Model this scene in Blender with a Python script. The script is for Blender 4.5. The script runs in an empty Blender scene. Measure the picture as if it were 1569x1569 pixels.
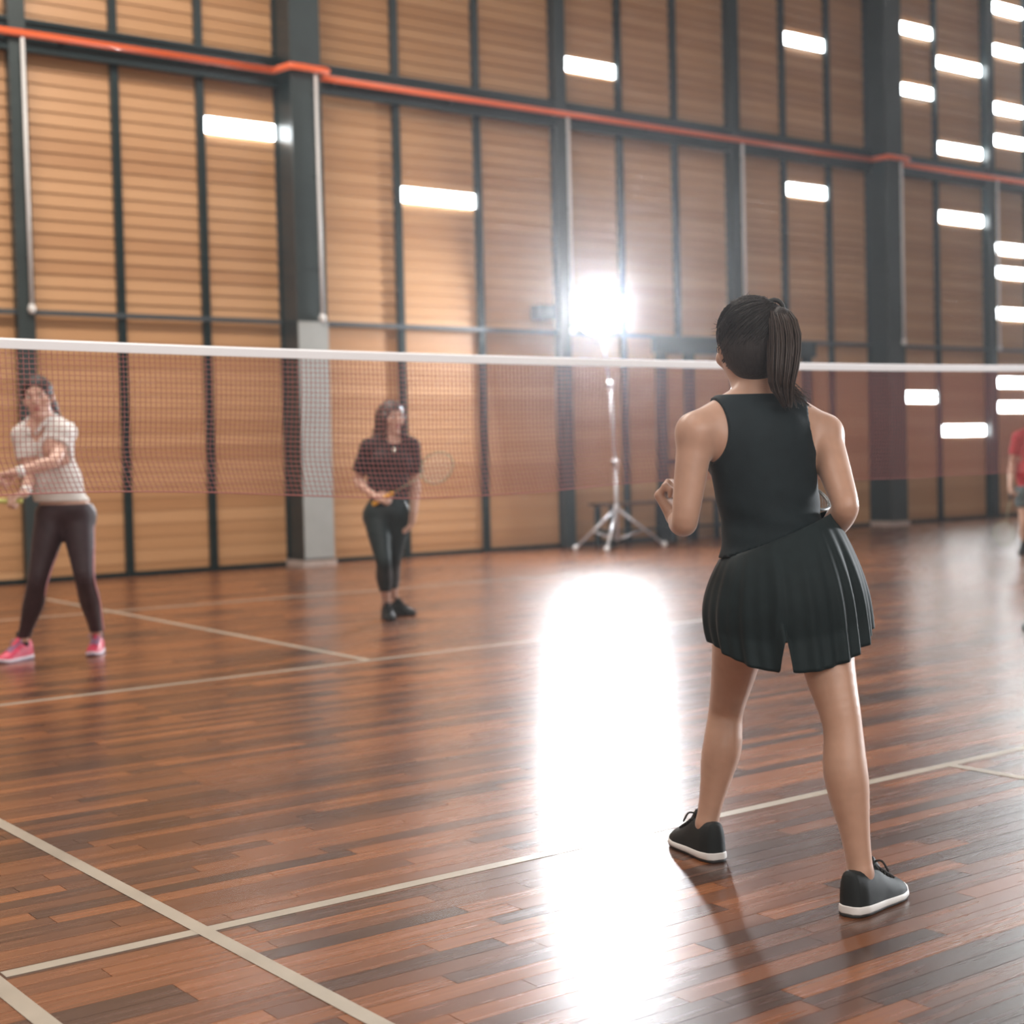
import bpy, bmesh, math, random
import numpy as np
from mathutils import Vector, Matrix

random.seed(7)
rng = np.random.default_rng(7)
scene = bpy.context.scene
COL = scene.collection

# ------------------------------------------------------------------ camera
CAM = np.array([-4.30171, -5.29375, 1.10290])
YAW, PIT, ROL, FPX = 0.634117, 0.034351, -0.024608, 2298.57
FWD = np.array([math.sin(YAW) * math.cos(PIT), math.cos(YAW) * math.cos(PIT), -math.sin(PIT)])
_r = np.array([math.cos(YAW), -math.sin(YAW), 0.0])
_u = np.cross(_r, FWD)
RGT = _r * math.cos(ROL) + _u * math.sin(ROL)
UPV = -_r * math.sin(ROL) + _u * math.cos(ROL)

cam_data = bpy.data.cameras.new('camera')
cam = bpy.data.objects.new('camera', cam_data)
COL.objects.link(cam)
cam_data.sensor_width = 36.0
cam_data.lens = FPX / 1569.0 * 36.0
cam_data.clip_end = 200
M = Matrix.Identity(4)
for i in range(3):
    M[i][0], M[i][1], M[i][2], M[i][3] = RGT[i], UPV[i], -FWD[i], CAM[i]
cam.matrix_world = M
cam_data.dof.use_dof = True
cam_data.dof.focus_distance = 3.75
cam_data.dof.aperture_fstop = 2.8
scene.camera = cam

# ------------------------------------------------------------------ world, view, hall and added lamps
world = bpy.data.worlds.new('world')
scene.world = world
world.use_nodes = True
world.node_tree.nodes['Background'].inputs[0].default_value = (0.75, 0.85, 1.0, 1)
world.node_tree.nodes['Background'].inputs[1].default_value = 0.3
# thin haze added to the air, standing in for lens glow round the lamp
vsn = world.node_tree.nodes.new('ShaderNodeVolumeScatter')
vsn.inputs['Color'].default_value = (0.95, 0.97, 1.0, 1)
vsn.inputs['Density'].default_value = 0.0022
vsn.inputs['Anisotropy'].default_value = 0.86
world.node_tree.links.new(vsn.outputs[0], world.node_tree.nodes['World Output'].inputs['Volume'])
vs = scene.view_settings
vs.view_transform = 'Standard'
vs.look = 'None'
vs.exposure = 0.0
vs.gamma = 1.0
vs.use_curve_mapping = False
scene.cycles.use_denoising = True
scene.cycles.max_bounces = 6
scene.cycles.diffuse_bounces = 3
scene.cycles.glossy_bounces = 3
scene.cycles.volume_bounces = 0
scene.cycles.sample_clamp_indirect = 6.0


def area(name, loc, size, energy, color=(1, 1, 1), rot=(0, 0, 0)):
    d = bpy.data.lights.new(name, 'AREA')
    d.shape = 'RECTANGLE'
    d.size, d.size_y = size
    d.energy = energy
    d.color = color
    o = bpy.data.objects.new(name, d)
    COL.objects.link(o)
    o.location = loc
    o.rotation_euler = rot
    return o


# rows of ceiling lights of the hall
area('ceiling_light', (-1.0, 5.0, 8.7), (7.0, 1.2), 930, (1.0, 0.93, 0.85))
area('ceiling_light', (-5.0, -2.0, 8.7), (7.0, 1.2), 260, (1.0, 0.95, 0.90))
area('ceiling_light', (9.0, 1.0, 8.7), (7.0, 1.2), 260, (0.95, 0.97, 1.0))
# soft fill added behind the camera; that wall has no windows
area('fill_light', (-4.0, -10.8, 5.0), (10.0, 4.5), 700, (1.0, 0.96, 0.92), (math.radians(90), 0, 0))
# unseen lamp added at the right, spread narrowed, to rim-light the players
rl_ = area('rim_light', (24.5, -4.0, 4.0), (4.0, 3.0), 650, (0.92, 0.96, 1.0), (math.radians(86), 0, math.radians(90)))
rl_.data.spread = math.radians(50)


# ------------------------------------------------------------------ pixel helpers
def ray(x, y):
    return FWD + RGT * (x - 784.5) / FPX - UPV * (y - 784.5) / FPX


def J(x, y, depth):
    return CAM + ray(x, y) * depth


def plane(x, y, axis, val):
    d = ray(x, y)
    return CAM + d * (val - CAM[axis]) / d[axis]


def ground(x, y):
    return plane(x, y, 2, 0.0)


def proj(P):
    d = np.asarray(P, float) - CAM
    z = d @ FWD
    return 784.5 + FPX * (d @ RGT) / z, 784.5 - FPX * (d @ UPV) / z, z


def unit(v):
    v = np.asarray(v, float)
    return v / (np.linalg.norm(v) + 1e-12)


def lerp(a, b, t):
    return np.asarray(a, float) * (1 - t) + np.asarray(b, float) * t


UP = np.array([0, 0, 1.0])
FLATF = unit([FWD[0], FWD[1], 0])
FLATR = unit([RGT[0], RGT[1], 0])


def heading(deg):
    """horizontal direction: 0 = away from the camera, positive = to the left of it"""
    a = math.radians(deg)
    return FLATF * math.cos(a) - FLATR * math.sin(a)


# ------------------------------------------------------------------ materials
MATS = {}


def mat(name, col, rough=0.5, metal=0.0, spec=0.5, emit=None, estr=0.0, noise=0.0, nscale=20.0,
        bump=0.0, bscale=200.0, sheen=0.0, sss=0.0, coat=0.0, vscale=(1, 1, 1)):
    if name in MATS:
        return MATS[name]
    m = bpy.data.materials.new(name)
    m.use_nodes = True
    nt = m.node_tree
    b = nt.nodes['Principled BSDF']
    b.inputs['Base Color'].default_value = (*col, 1)
    b.inputs['Roughness'].default_value = rough
    b.inputs['Metallic'].default_value = metal
    b.inputs['Specular IOR Level'].default_value = spec
    if sheen:
        b.inputs['Sheen Weight'].default_value = sheen
        b.inputs['Sheen Roughness'].default_value = 0.4
    if sss:
        b.inputs['Subsurface Weight'].default_value = sss
        b.inputs['Subsurface Radius'].default_value = (0.02, 0.008, 0.004)
        b.inputs['Subsurface Scale'].default_value = 0.5
    if coat:
        b.inputs['Coat Weight'].default_value = coat
    if emit:
        b.inputs['Emission Color'].default_value = (*emit, 1)
        b.inputs['Emission Strength'].default_value = estr
    if noise or bump:
        geo = nt.nodes.new('ShaderNodeNewGeometry')
        mp = nt.nodes.new('ShaderNodeMapping')
        mp.inputs['Scale'].default_value = vscale
        nt.links.new(geo.outputs['Position'], mp.inputs['Vector'])
    if noise:
        n = nt.nodes.new('ShaderNodeTexNoise')
        n.inputs['Scale'].default_value = nscale
        n.inputs['Detail'].default_value = 4
        nt.links.new(mp.outputs[0], n.inputs['Vector'])
        r = nt.nodes.new('ShaderNodeValToRGB')
        r.color_ramp.elements[0].position = 0.3
        r.color_ramp.elements[1].position = 0.7
        r.color_ramp.elements[0].color = tuple(c * (1 - noise) for c in col) + (1,)
        r.color_ramp.elements[1].color = tuple(min(1, c * (1 + noise)) for c in col) + (1,)
        nt.links.new(n.outputs['Fac'], r.inputs['Fac'])
        nt.links.new(r.outputs['Color'], b.inputs['Base Color'])
    if bump:
        n2 = nt.nodes.new('ShaderNodeTexNoise')
        n2.inputs['Scale'].default_value = bscale
        nt.links.new(mp.outputs[0], n2.inputs['Vector'])
        bp = nt.nodes.new('ShaderNodeBump')
        bp.inputs['Strength'].default_value = bump
        bp.inputs['Distance'].default_value = 0.004
        nt.links.new(n2.outputs['Fac'], bp.inputs['Height'])
        nt.links.new(bp.outputs['Normal'], b.inputs['Normal'])
    MATS[name] = m
    return m


def wood(name, stops, rough, island, grain=(0.6, 14.0, 14.0), spec=0.5, gbump=0.05, coat=0.0, rvar=0.0, ior=1.5):
    """wooden pieces: every piece takes its own tone, with a grain along x"""
    m = bpy.data.materials.new(name)
    m.use_nodes = True
    nt = m.node_tree
    L = nt.links.new
    b = nt.nodes['Principled BSDF']
    b.inputs['Roughness'].default_value = rough
    b.inputs['Specular IOR Level'].default_value = spec
    b.inputs['IOR'].default_value = ior
    if coat:
        b.inputs['Coat Weight'].default_value = coat
        b.inputs['Coat Roughness'].default_value = rough * 0.8
    if island:
        src = nt.nodes.new('ShaderNodeNewGeometry').outputs['Random Per Island']
    else:
        src = nt.nodes.new('ShaderNodeObjectInfo').outputs['Random']
    geo = nt.nodes.new('ShaderNodeNewGeometry')
    mp = nt.nodes.new('ShaderNodeMapping')
    mp.inputs['Scale'].default_value = grain
    L(geo.outputs['Position'], mp.inputs['Vector'])
    off = nt.nodes.new('ShaderNodeVectorMath')
    off.operation = 'ADD'
    sc = nt.nodes.new('ShaderNodeMath')
    sc.operation = 'MULTIPLY'
    sc.inputs[1].default_value = 57.0
    L(src, sc.inputs[0])
    L(mp.outputs[0], off.inputs[0])
    L(sc.outputs[0], off.inputs[1])
    n = nt.nodes.new('ShaderNodeTexNoise')
    n.inputs['Scale'].default_value = 3.0
    n.inputs['Detail'].default_value = 5
    L(off.outputs[0], n.inputs['Vector'])
    mix = nt.nodes.new('ShaderNodeMath')
    mix.operation = 'MULTIPLY_ADD'
    mix.inputs[1].default_value = 0.55
    L(n.outputs['Fac'], mix.inputs[0])
    ad = nt.nodes.new('ShaderNodeMath')
    ad.operation = 'MULTIPLY_ADD'
    ad.inputs[1].default_value = 0.72
    ad.inputs[2].default_value = -0.13
    L(src, ad.inputs[0])
    L(ad.outputs[0], mix.inputs[2])
    r = nt.nodes.new('ShaderNodeValToRGB')
    cr = r.color_ramp
    while len(cr.elements) < len(stops):
        cr.elements.new(0.5)
    for e, (p_, c_) in zip(cr.elements, stops):
        e.position = p_
        e.color = (*c_, 1)
    L(mix.outputs[0], r.inputs['Fac'])
    L(r.outputs['Color'], b.inputs['Base Color'])
    if gbump:
        bp = nt.nodes.new('ShaderNodeBump')
        bp.inputs['Strength'].default_value = gbump
        bp.inputs['Distance'].default_value = 0.003
        L(n.outputs['Fac'], bp.inputs['Height'])
        L(bp.outputs['Normal'], b.inputs['Normal'])
    if rvar:
        rm = nt.nodes.new('ShaderNodeMath')
        rm.operation = 'MULTIPLY_ADD'
        rm.inputs[1].default_value = rvar
        rm.inputs[2].default_value = rough - rvar * 0.5
        L(n.outputs['Fac'], rm.inputs[0])
        L(rm.outputs[0], b.inputs['Roughness'])
    return m


SLAT_STOPS = [(0.05, (0.400, 0.202, 0.088)), (0.5, (0.470, 0.252, 0.116)), (0.95, (0.540, 0.305, 0.150))]
M_SLAT = wood('wall_wood', SLAT_STOPS, 0.45, False, (0.5, 9, 9))
M_SLATI = wood('wall_wood_far', SLAT_STOPS, 0.45, True, (0.5, 9, 9))
PL_STOPS = [(0.0, (0.026, 0.015, 0.010)), (0.25, (0.058, 0.024, 0.014)), (0.55, (0.150, 0.052, 0.019)),
            (0.85, (0.250, 0.086, 0.028)), (1.0, (0.31, 0.120, 0.042))]
FR = 0.265
M_PLANK = wood('floor_wood', PL_STOPS, FR, False, (0.8, 16, 16), 0.62, 0.02, 0.0, 0.1, 1.75)
M_PLANKI = wood('floor_wood_far', PL_STOPS, FR, True, (0.8, 16, 16), 0.62, 0.02, 0.0, 0.1, 1.75)
M_STEEL = mat('dark_green_steel', (0.008, 0.020, 0.022), 0.32, 0, 0.5, noise=0.15, nscale=3)
M_STEELG = mat('grey_green_steel', (0.030, 0.042, 0.042), 0.4, 0, 0.5, noise=0.15, nscale=3)
M_RAIL = mat('grey_rail', (0.06, 0.075, 0.085), 0.4)
M_CLAD = mat('grey_cladding', (0.36, 0.38, 0.37), 0.5, noise=0.06, nscale=4)
M_PLINTH = mat('plinth_concrete', (0.42, 0.34, 0.30), 0.8, noise=0.1, nscale=15)
M_BACK = mat('wall_backing', (0.05, 0.032, 0.022), 0.9)
M_PLASTER = mat('hall_paint', (0.36, 0.31, 0.27), 0.9, noise=0.05, nscale=2)
M_ORANGE = mat('orange_pipe_paint', (0.80, 0.135, 0.035), 0.35, coat=0.3)
M_WHITEPIPE = mat('white_conduit', (0.72, 0.70, 0.68), 0.4)
M_LINE = mat('court_paint', (0.37, 0.33, 0.265), 0.35, noise=0.12, nscale=6)
M_DAY = mat('daylit_slat', (0.9, 0.95, 0.97), 0.4, emit=(0.90, 0.97, 1.0), estr=16.0)
M_GROUT = mat('floor_base', (0.03, 0.016, 0.010), 0.6)

# ------------------------------------------------------------------ mesh helpers


def mk(name, V, F, material, parent=None, smooth=False, loc=None):
    """one mesh object; V in world metres. With a parent the vertices are kept relative to it."""
    V = np.asarray(V, float)
    base = np.zeros(3)
    if parent is not None:
        q = parent
        while q is not None:
            base = base + np.array(q.location)
            q = q.parent
    if loc is not None:
        off = np.asarray(loc, float)
    elif parent is None and len(V):
        off = np.array([(V[:, 0].min() + V[:, 0].max()) / 2, (V[:, 1].min() + V[:, 1].max()) / 2, V[:, 2].min()])
    else:
        off = base
    me = bpy.data.meshes.new(name)
    me.from_pydata((V - off).tolist(), [], F if isinstance(F, list) else F.tolist())
    me.update()
    if smooth:
        me.polygons.foreach_set('use_smooth', [True] * len(me.polygons))
    if material is not None:
        me.materials.append(material)
    o = bpy.data.objects.new(name, me)
    COL.objects.link(o)
    if parent is not None:
        o.parent = parent
        o.location = Vector((off - base).tolist())
    else:
        o.location = Vector(off.tolist())
    return o


def tag(o, label=None, cat=None, group=None, kind=None):
    if label:
        o['label'] = label
    if cat:
        o['category'] = cat
    if group:
        o['group'] = group
    if kind:
        o['kind'] = kind
    return o


def empty(name, loc, label, cat, group=None):
    o = bpy.data.objects.new(name, None)
    o.empty_display_size = 0.1
    COL.objects.link(o)
    o.location = Vector([float(v) for v in loc])
    return tag(o, label, cat, group)


BOXF = [(0, 3, 2, 1), (4, 5, 6, 7), (0, 1, 5, 4), (1, 2, 6, 5), (2, 3, 7, 6), (3, 0, 4, 7)]


def boxv(x0, x1, y0, y1, z0, z1):
    return [(x0, y0, z0), (x1, y0, z0), (x1, y1, z0), (x0, y1, z0), (x0, y0, z1), (x1, y0, z1), (x1, y1, z1), (x0, y1, z1)]


class MB:
    def __init__(self):
        self.V, self.F = [], []

    def add(self, V, F):
        n = len(self.V)
        self.V += [tuple(v) for v in V]
        self.F += [tuple(i + n for i in f) for f in F]
        return self

    def box(self, *a):
        return self.add(boxv(*a), BOXF)

    def tube(self, P, R, sides=8, cap=True, closed=False, flat=None):
        V, F = tube(P, R, sides, cap, closed)
        return self.add(V, F)

    def out(self, name, m, parent=None, smooth=False, loc=None):
        return mk(name, self.V, self.F, m, parent, smooth, loc)


def tube(P, R, sides=8, cap=True, closed=False):
    P = np.asarray(P, float)
    n = len(P)
    R = np.full(n, R, float) if np.isscalar(R) else np.asarray(R, float)
    if closed:
        T = np.roll(P, -1, 0) - np.roll(P, 1, 0)
    else:
        T = np.gradient(P, axis=0)
    T = T / (np.linalg.norm(T, axis=1)[:, None] + 1e-12)
    a = np.array([0, 0, 1.0]) if abs(T[0][2]) < 0.9 else np.array([1.0, 0, 0])
    N = unit(np.cross(T[0], a))
    ang = np.arange(sides) * 2 * math.pi / sides
    V = []
    for i in range(n):
        N = unit(N - T[i] * (N @ T[i]))
        B = np.cross(T[i], N)
        V.append(P[i] + R[i] * (np.cos(ang)[:, None] * N + np.sin(ang)[:, None] * B))
    V = np.concatenate(V)
    F = []
    for i in range(n if closed else n - 1):
        j = (i + 1) % n
        for k in range(sides):
            l = (k + 1) % sides
            F.append((i * sides + k, i * sides + l, j * sides + l, j * sides + k))
    if cap and not closed:
        F.append(tuple(range(sides))[::-1])
        F.append(tuple((n - 1) * sides + k for k in range(sides)))
    return V, F


def spline(P, n=24):
    """Catmull-Rom through P"""
    P = np.asarray(P, float)
    Q = np.vstack([2 * P[0] - P[1], P, 2 * P[-1] - P[-2]])
    out = []
    m = len(P) - 1
    for t in np.linspace(0, m, n):
        i = min(int(t), m - 1)
        u = t - i
        a, b, c, d = Q[i], Q[i + 1], Q[i + 2], Q[i + 3]
        out.append(0.5 * (2 * b + (c - a) * u + (2 * a - 5 * b + 4 * c - d) * u * u + (3 * b - a - 3 * c + d) * u ** 3))
    return np.array(out)


def sphere(c, r, nu=12, nv=8, axes=None):
    c = np.asarray(c, float)
    r = np.array([r, r, r]) if np.isscalar(r) else np.asarray(r, float)
    A = np.eye(3) if axes is None else np.asarray(axes, float)
    V = [c + A[2] * r[2]]
    for i in range(1, nv):
        th = math.pi * i / nv
        for k in range(nu):
            ph = 2 * math.pi * k / nu
            V.append(c + A[0] * r[0] * math.sin(th) * math.cos(ph) + A[1] * r[1] * math.sin(th) * math.sin(ph) + A[2] * r[2] * math.cos(th))
    V.append(c - A[2] * r[2])
    F = [(0, 1 + k, 1 + (k + 1) % nu) for k in range(nu)]
    for i in range(nv - 2):
        for k in range(nu):
            a, b = 1 + i * nu + k, 1 + i * nu + (k + 1) % nu
            F.append((a, a + nu, b + nu, b))
    e = len(V) - 1
    F += [(e, 1 + (nv - 2) * nu + (k + 1) % nu, 1 + (nv - 2) * nu + k) for k in range(nu)]
    return V, F


# ------------------------------------------------------------------ the hall shell
YW = 9.53                    # front plane of the slatted wall
X0, X1 = -10.0, 25.0
YB = -11.0
ZC = 9.2

floor = tag(mk('floor', boxv(X0, X1, YB, YW + 0.1, -0.12, -0.006), BOXF, M_GROUT), kind='structure')
wall_back = tag(mk('wall_back', boxv(X0, X1, YW + 0.075, YW + 0.2, 0, ZC), BOXF, M_BACK), kind='structure')
tag(mk('ceiling', boxv(X0, X1, YB, YW + 0.2, ZC, ZC + 0.1), BOXF, M_PLASTER), kind='structure')
tag(mk('wall_left', boxv(X0 - 0.1, X0, YB, YW + 0.2, 0, ZC), BOXF, M_PLASTER), kind='structure')
tag(mk('wall_right', boxv(X1, X1 + 0.1, YB, YW + 0.2, 0, ZC), BOXF, M_PLASTER), kind='structure')
tag(mk('wall_front', boxv(X0, X1, YB - 0.1, YB, 0, ZC), BOXF, M_PLASTER), kind='structure')

# floor planks, laid along the net's direction
PWID = 0.066
near, far = [], []
y = YB
while y < YW + 0.07:
    x = X0 - rng.random() * 0.8
    while x < X1:
        l = 0.42 + rng.random() * 0.55
        a, b = max(x, X0), min(x + l, X1)
        x += l
        if b - a < 0.05:
            continue
        c = np.array([(a + b) / 2, y + PWID / 2, 0])
        if (c - CAM) @ FWD > 0.5:
            px, py, d = proj(c)
            vis = -60 < px < 1640 and -60 < py < 1640
        else:
            vis, d = False, 99
        (near if vis else far).append((d, a, b, y))
    y += PWID
near.sort()
far += near[300:]
near = near[:300]
g = 0.0008
pm = bpy.data.meshes.new('plank')
pm.from_pydata(boxv(0, 1, g, PWID - g, -0.008, 0), [], BOXF)
pm.materials.append(M_PLANK)
for d, a, b, y in near:
    o = bpy.data.objects.new('plank', pm)
    COL.objects.link(o)
    o.parent = floor
    o.location = Vector((a + g, y, 0)) - floor.location
    o.scale = (b - a - 2 * g, 1, 1)
mb = MB()
for d, a, b, y in far:
    mb.box(a + g, b - g, y + g, y + PWID - g, -0.008, 0)
tag(mb.out('far_planks', M_PLANKI, floor), kind='stuff')


# painted court lines
def court_line(p0, p1, w=0.042, z=0.0012):
    p0, p1 = np.array(p0[:2]), np.array(p1[:2])
    t = unit(p1 - p0)
    n = np.array([-t[1], t[0]]) * w / 2
    V = [(*(p0 - n), z - 0.001), (*(p1 - n), z - 0.001), (*(p1 + n), z - 0.001), (*(p0 + n), z - 0.001),
         (*(p0 - n), z), (*(p1 - n), z), (*(p1 + n), z), (*(p0 + n), z)]
    mk('court_line', V, BOXF, M_LINE, floor)


def ext(a, b, s, e):
    a, b = ground(*a)[:2], ground(*b)[:2]
    t = unit(b - a)
    return a - t * s, b + t * e


court_line(*ext((5, 1494), (1569, 1146), 0.0, 3.0))                     # near service line
court_line(*ext((0, 1261.4), (581.6, 1569), 8.5, 4.0), z=0.0016)        # inner side line
court_line(*ext((-16, 1499), (72.3, 1569), 8.0, 4.0), z=0.0016, w=0.045)  # outer side line
court_line(*ext((1446.5, 1171), (1569, 1192.5), 0.0, 4.0), z=0.0016)    # near centre line
court_line(*ext((0, 1080.7), (698, 996), 0.6, 2.4))                     # far service line
court_line(*ext((107, 925), (566, 1012), 0.6, 0.0), z=0.0016)           # far centre line
court_line(*ext((0, 950.7), (294.5, 927), 2.0, 4.0))                    # far long service line

# ------------------------------------------------------------------ slatted wall
ROW = 0.134
HEAVY = [(3.68, True), (13.40, False), (22.4, False)]
LIGHT = [0.65, 7.40, 10.42, 16.08, 19.2]
COLX = sorted([h[0] for h in HEAVY] + LIGHT + [-2.6, -5.8, -8.9])
MULL = [1.67, 2.61, 5.05, 6.19, 8.44, 9.40, 11.47, 12.40, 14.84, -0.55, -1.58, -3.65, -4.7, 17.15, 18.2, 20.2, 21.3]
SLOTS = [(308, 180, 418, 213), (609, 288, 727, 318), (862, 88, 943, 120), (1197, 48, 1262, 80), (1199, 279, 1266, 306),
         (1372, 33, 1428, 60), (1373, 126, 1428, 153), (1431, 86, 1501, 116), (1432, 216, 1502, 245),
         (1434, 322, 1503, 348), (1516, 2, 1569, 30), (1516, 67, 1569, 93), (1517, 155, 1569, 182),
         (1518, 205, 1569, 230), (1521, 371, 1569, 394), (1521, 407, 1569, 430), (1522, 470, 1569, 492),
         (1382, 599, 1436, 618), (1439, 650, 1506, 669), (1523, 576, 1569, 597), (1524, 614, 1567, 633)]
EDGES = sorted(COLX + MULL)
slots = []                                     # (x0, x1, zc)
for s in SLOTS:
    q = plane((s[0] + s[2]) / 2, (s[1] + s[3]) / 2, 1, YW)
    e0 = max(e for e in EDGES if e < q[0])
    e1 = min(e for e in EDGES if e > q[0])
    slots.append((e0, e1, q[2]))
for e0, e1 in [(17.15, 18.2), (18.2, 19.2), (19.2, 20.2), (20.2, 21.3), (21.3, 22.4), (22.4, 23.6)]:
    for z in np.arange(0.9, 8.8, 0.45):        # unseen slats, added denser for floor sheen and rim light
        slots.append((e0, e1, z + rng.random() * 0.2))
rows_cut = {}
mdl = bpy.data.meshes.new('translucent_slat')
PH = 0.165
mdl.from_pydata(boxv(0, 1, -0.003, 0.004, -PH / 2, PH / 2), [], BOXF)
mdl.materials.append(M_DAY)
for e0, e1, z in slots:
    o = bpy.data.objects.new('translucent_slat', mdl)
    COL.objects.link(o)
    o.parent = wall_back
    o.location = Vector((e0, YW - 0.002, z)) - wall_back.location
    o.scale = (e1 - e0, 1, 1)

# a slat: overlapping board, lower edge proud of the one below
sl = bpy.data.meshes.new('slat')
sl.from_pydata([(0, 0.0, 0), (1, 0.0, 0), (1, 0.018, -0.002), (0, 0.018, -0.002),
                (0, 0.021, ROW + 0.008), (1, 0.021, ROW + 0.008), (1, 0.037, ROW + 0.006), (0, 0.037, ROW + 0.006)], [], BOXF)
sl.materials.append(M_SLAT)
sl2 = bpy.data.meshes.new('flush_slat')
PROF = [(0, 0.0, 0), (1, 0.0, 0), (1, 0.018, -0.002), (0, 0.018, -0.002), (0, 0.021, ROW + 0.008), (1, 0.021, ROW + 0.008),
        (1, 0.037, ROW + 0.006), (0, 0.037, ROW + 0.006)]
PROF2 = [(0, 0.0, 0), (1, 0.0, 0), (1, 0.018, -0.001), (0, 0.018, -0.001), (0, 0.006, ROW + 0.001), (1, 0.006, ROW + 0.001),
         (1, 0.022, ROW + 0.001), (0, 0.022, ROW + 0.001)]
sl2.from_pydata(PROF2, [], BOXF)
sl2.materials.append(M_SLAT)
far_sl = MB()
nsl = 0
BAYS = [(a, b) for a, b in zip([X0] + COLX, COLX + [X1])]
for a, b in BAYS:
    nr = int(ZC / ROW)
    for r in range(nr):
        z = r * ROW
        segs = [(a, b)]
        for e0, e1, zc in slots:
            if e0 >= a - 0.01 and e1 <= b + 0.01 and abs(z + ROW / 2 - zc) < ROW * 0.5:
                ns = []
                for u, v in segs:
                    if e0 - u > 0.05:
                        ns.append((u, min(v, e0)))
                    if v - e1 > 0.05:
                        ns.append((max(u, e1), v))
                segs = [q for q in ns if q[1] > q[0]]
        for u, v in segs:
            px, py, d = proj(((u + v) / 2, YW, z))
            pl = proj((v, YW, z))[0] if v > 0 else -99
            pr = proj((u, YW, z))[0] if u > -3 else -99
            if nsl < 300 and pl > 5 and pr < 1500 and py > -15 and d > 0 and u > -4:
                o = bpy.data.objects.new('slat', sl2 if z < 2.6 else sl)
                COL.objects.link(o)
                o.parent = wall_back
                o.location = Vector((u, YW, z)) - wall_back.location
                o.scale = (v - u, 1, 1)
                nsl += 1
            else:
                far_sl.add([(u if p_[0] == 0 else v, YW + p_[1], z + p_[2]) for p_ in (PROF2 if z < 2.6 else PROF)], BOXF)
tag(far_sl.out('far_slats', M_SLATI, wall_back), kind='stuff')

mul = bpy.data.meshes.new('mullion')
mul.from_pydata(boxv(-0.04, 0.04, -0.055, 0.03, 0, ZC), [], BOXF)
mul.materials.append(M_STEEL)
DOORX = (9.02, 11.92)
for x in MULL:
    o = bpy.data.objects.new('mullion', mul)
    COL.objects.link(o)
    o.parent = wall_back
    inside = DOORX[0] < x < DOORX[1]
    o.location = Vector((x, YW, 2.6 if inside else 0)) - wall_back.location
    if inside:
        o.scale = (1, 1, (ZC - 2.6) / ZC)

# steel columns
NAMES = {0.65: 'slim dark steel column behind the woman in white',
         3.68: 'tall dark steel column with light grey lower plate and concrete foot',
         13.40: 'wide dark steel column between daylight slats at right of the ponytail',
         7.40: 'slim dark steel column left of the lit studio lamp',
         10.42: 'slim dark steel column right of the lamp, above the door',
         16.08: 'slim dark steel column near the right edge of the wall'}
for x, clad in HEAVY:
    c = empty('steel_column', (x, YW - 0.2, 0), NAMES.get(x, 'wide dark steel column far along the wall'), 'column')
    w, dp = 0.185, 0.41
    mb = MB()
    mb.box(x - w, x + w, YW - dp, YW - dp + 0.03, 0.06, ZC)
    mb.out('front_flange', M_STEELG, c)
    mb = MB()
    mb.box(x - w + 0.02, x + w - 0.02, YW - dp + 0.03, YW - 0.04, 0.06, ZC)
    mb.out('web_casing', M_STEEL, c)
    mb = MB()
    mb.box(x - w, x + w, YW - 0.04, YW + 0.02, 0.06, ZC)
    mb.out('rear_flange', M_STEEL, c)
    MB().box(x - w - 0.02, x + w + 0.02, YW - dp - 0.02, YW + 0.02, 0, 0.07).out('foot', M_PLINTH, c)
    if clad:
        MB().box(x - w + 0.003, x + w - 0.003, YW - dp - 0.014, YW - dp, 0.09, 2.66).out('cladding_plate', M_CLAD, c)
for x in LIGHT:
    c = empty('steel_column', (x, YW - 0.1, 0), NAMES.get(x, 'slim dark steel column far along the wall'), 'column')
    z0 = 2.62 if DOORX[0] < x < DOORX[1] else 0
    MB().box(x - 0.085, x + 0.085, YW - 0.15, YW - 0.125, z0, ZC).out('front_flange', M_STEELG if x < 8 else M_STEEL, c)
    MB().box(x - 0.07, x + 0.07, YW - 0.125, YW + 0.02, z0, ZC).out('web_casing', M_STEEL, c)

# horizontal girder behind the orange pipe, thin rail below it
mb = MB()
mb.box(X0, X1, YW - 0.10, YW + 0.02, 5.24, 5.52)
mb.box(X0, X1, YW - 0.14, YW - 0.10, 5.22, 5.26)
mb.box(X0, X1, YW - 0.14, YW - 0.10, 5.50, 5.54)
tag(mb.out('trim_1', M_STEEL), kind='structure')
mb = MB()
hs = [h[0] for h in HEAVY]
for a, b in zip([X0] + hs, hs + [X1]):
    mb.box(a + 0.2, b - 0.2, YW - 0.085, YW - 0.05, 2.655, 2.705)
tag(mb.out('trim_2', M_RAIL), kind='structure')
mb = MB()
mb.box(X0, DOORX[0] - 0.1, YW - 0.03, YW + 0.02, 0, 0.05)
mb.box(DOORX[1] + 0.1, X1, YW - 0.03, YW + 0.02, 0, 0.05)
tag(mb.out('baseboard_back', M_STEEL), kind='structure')

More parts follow.
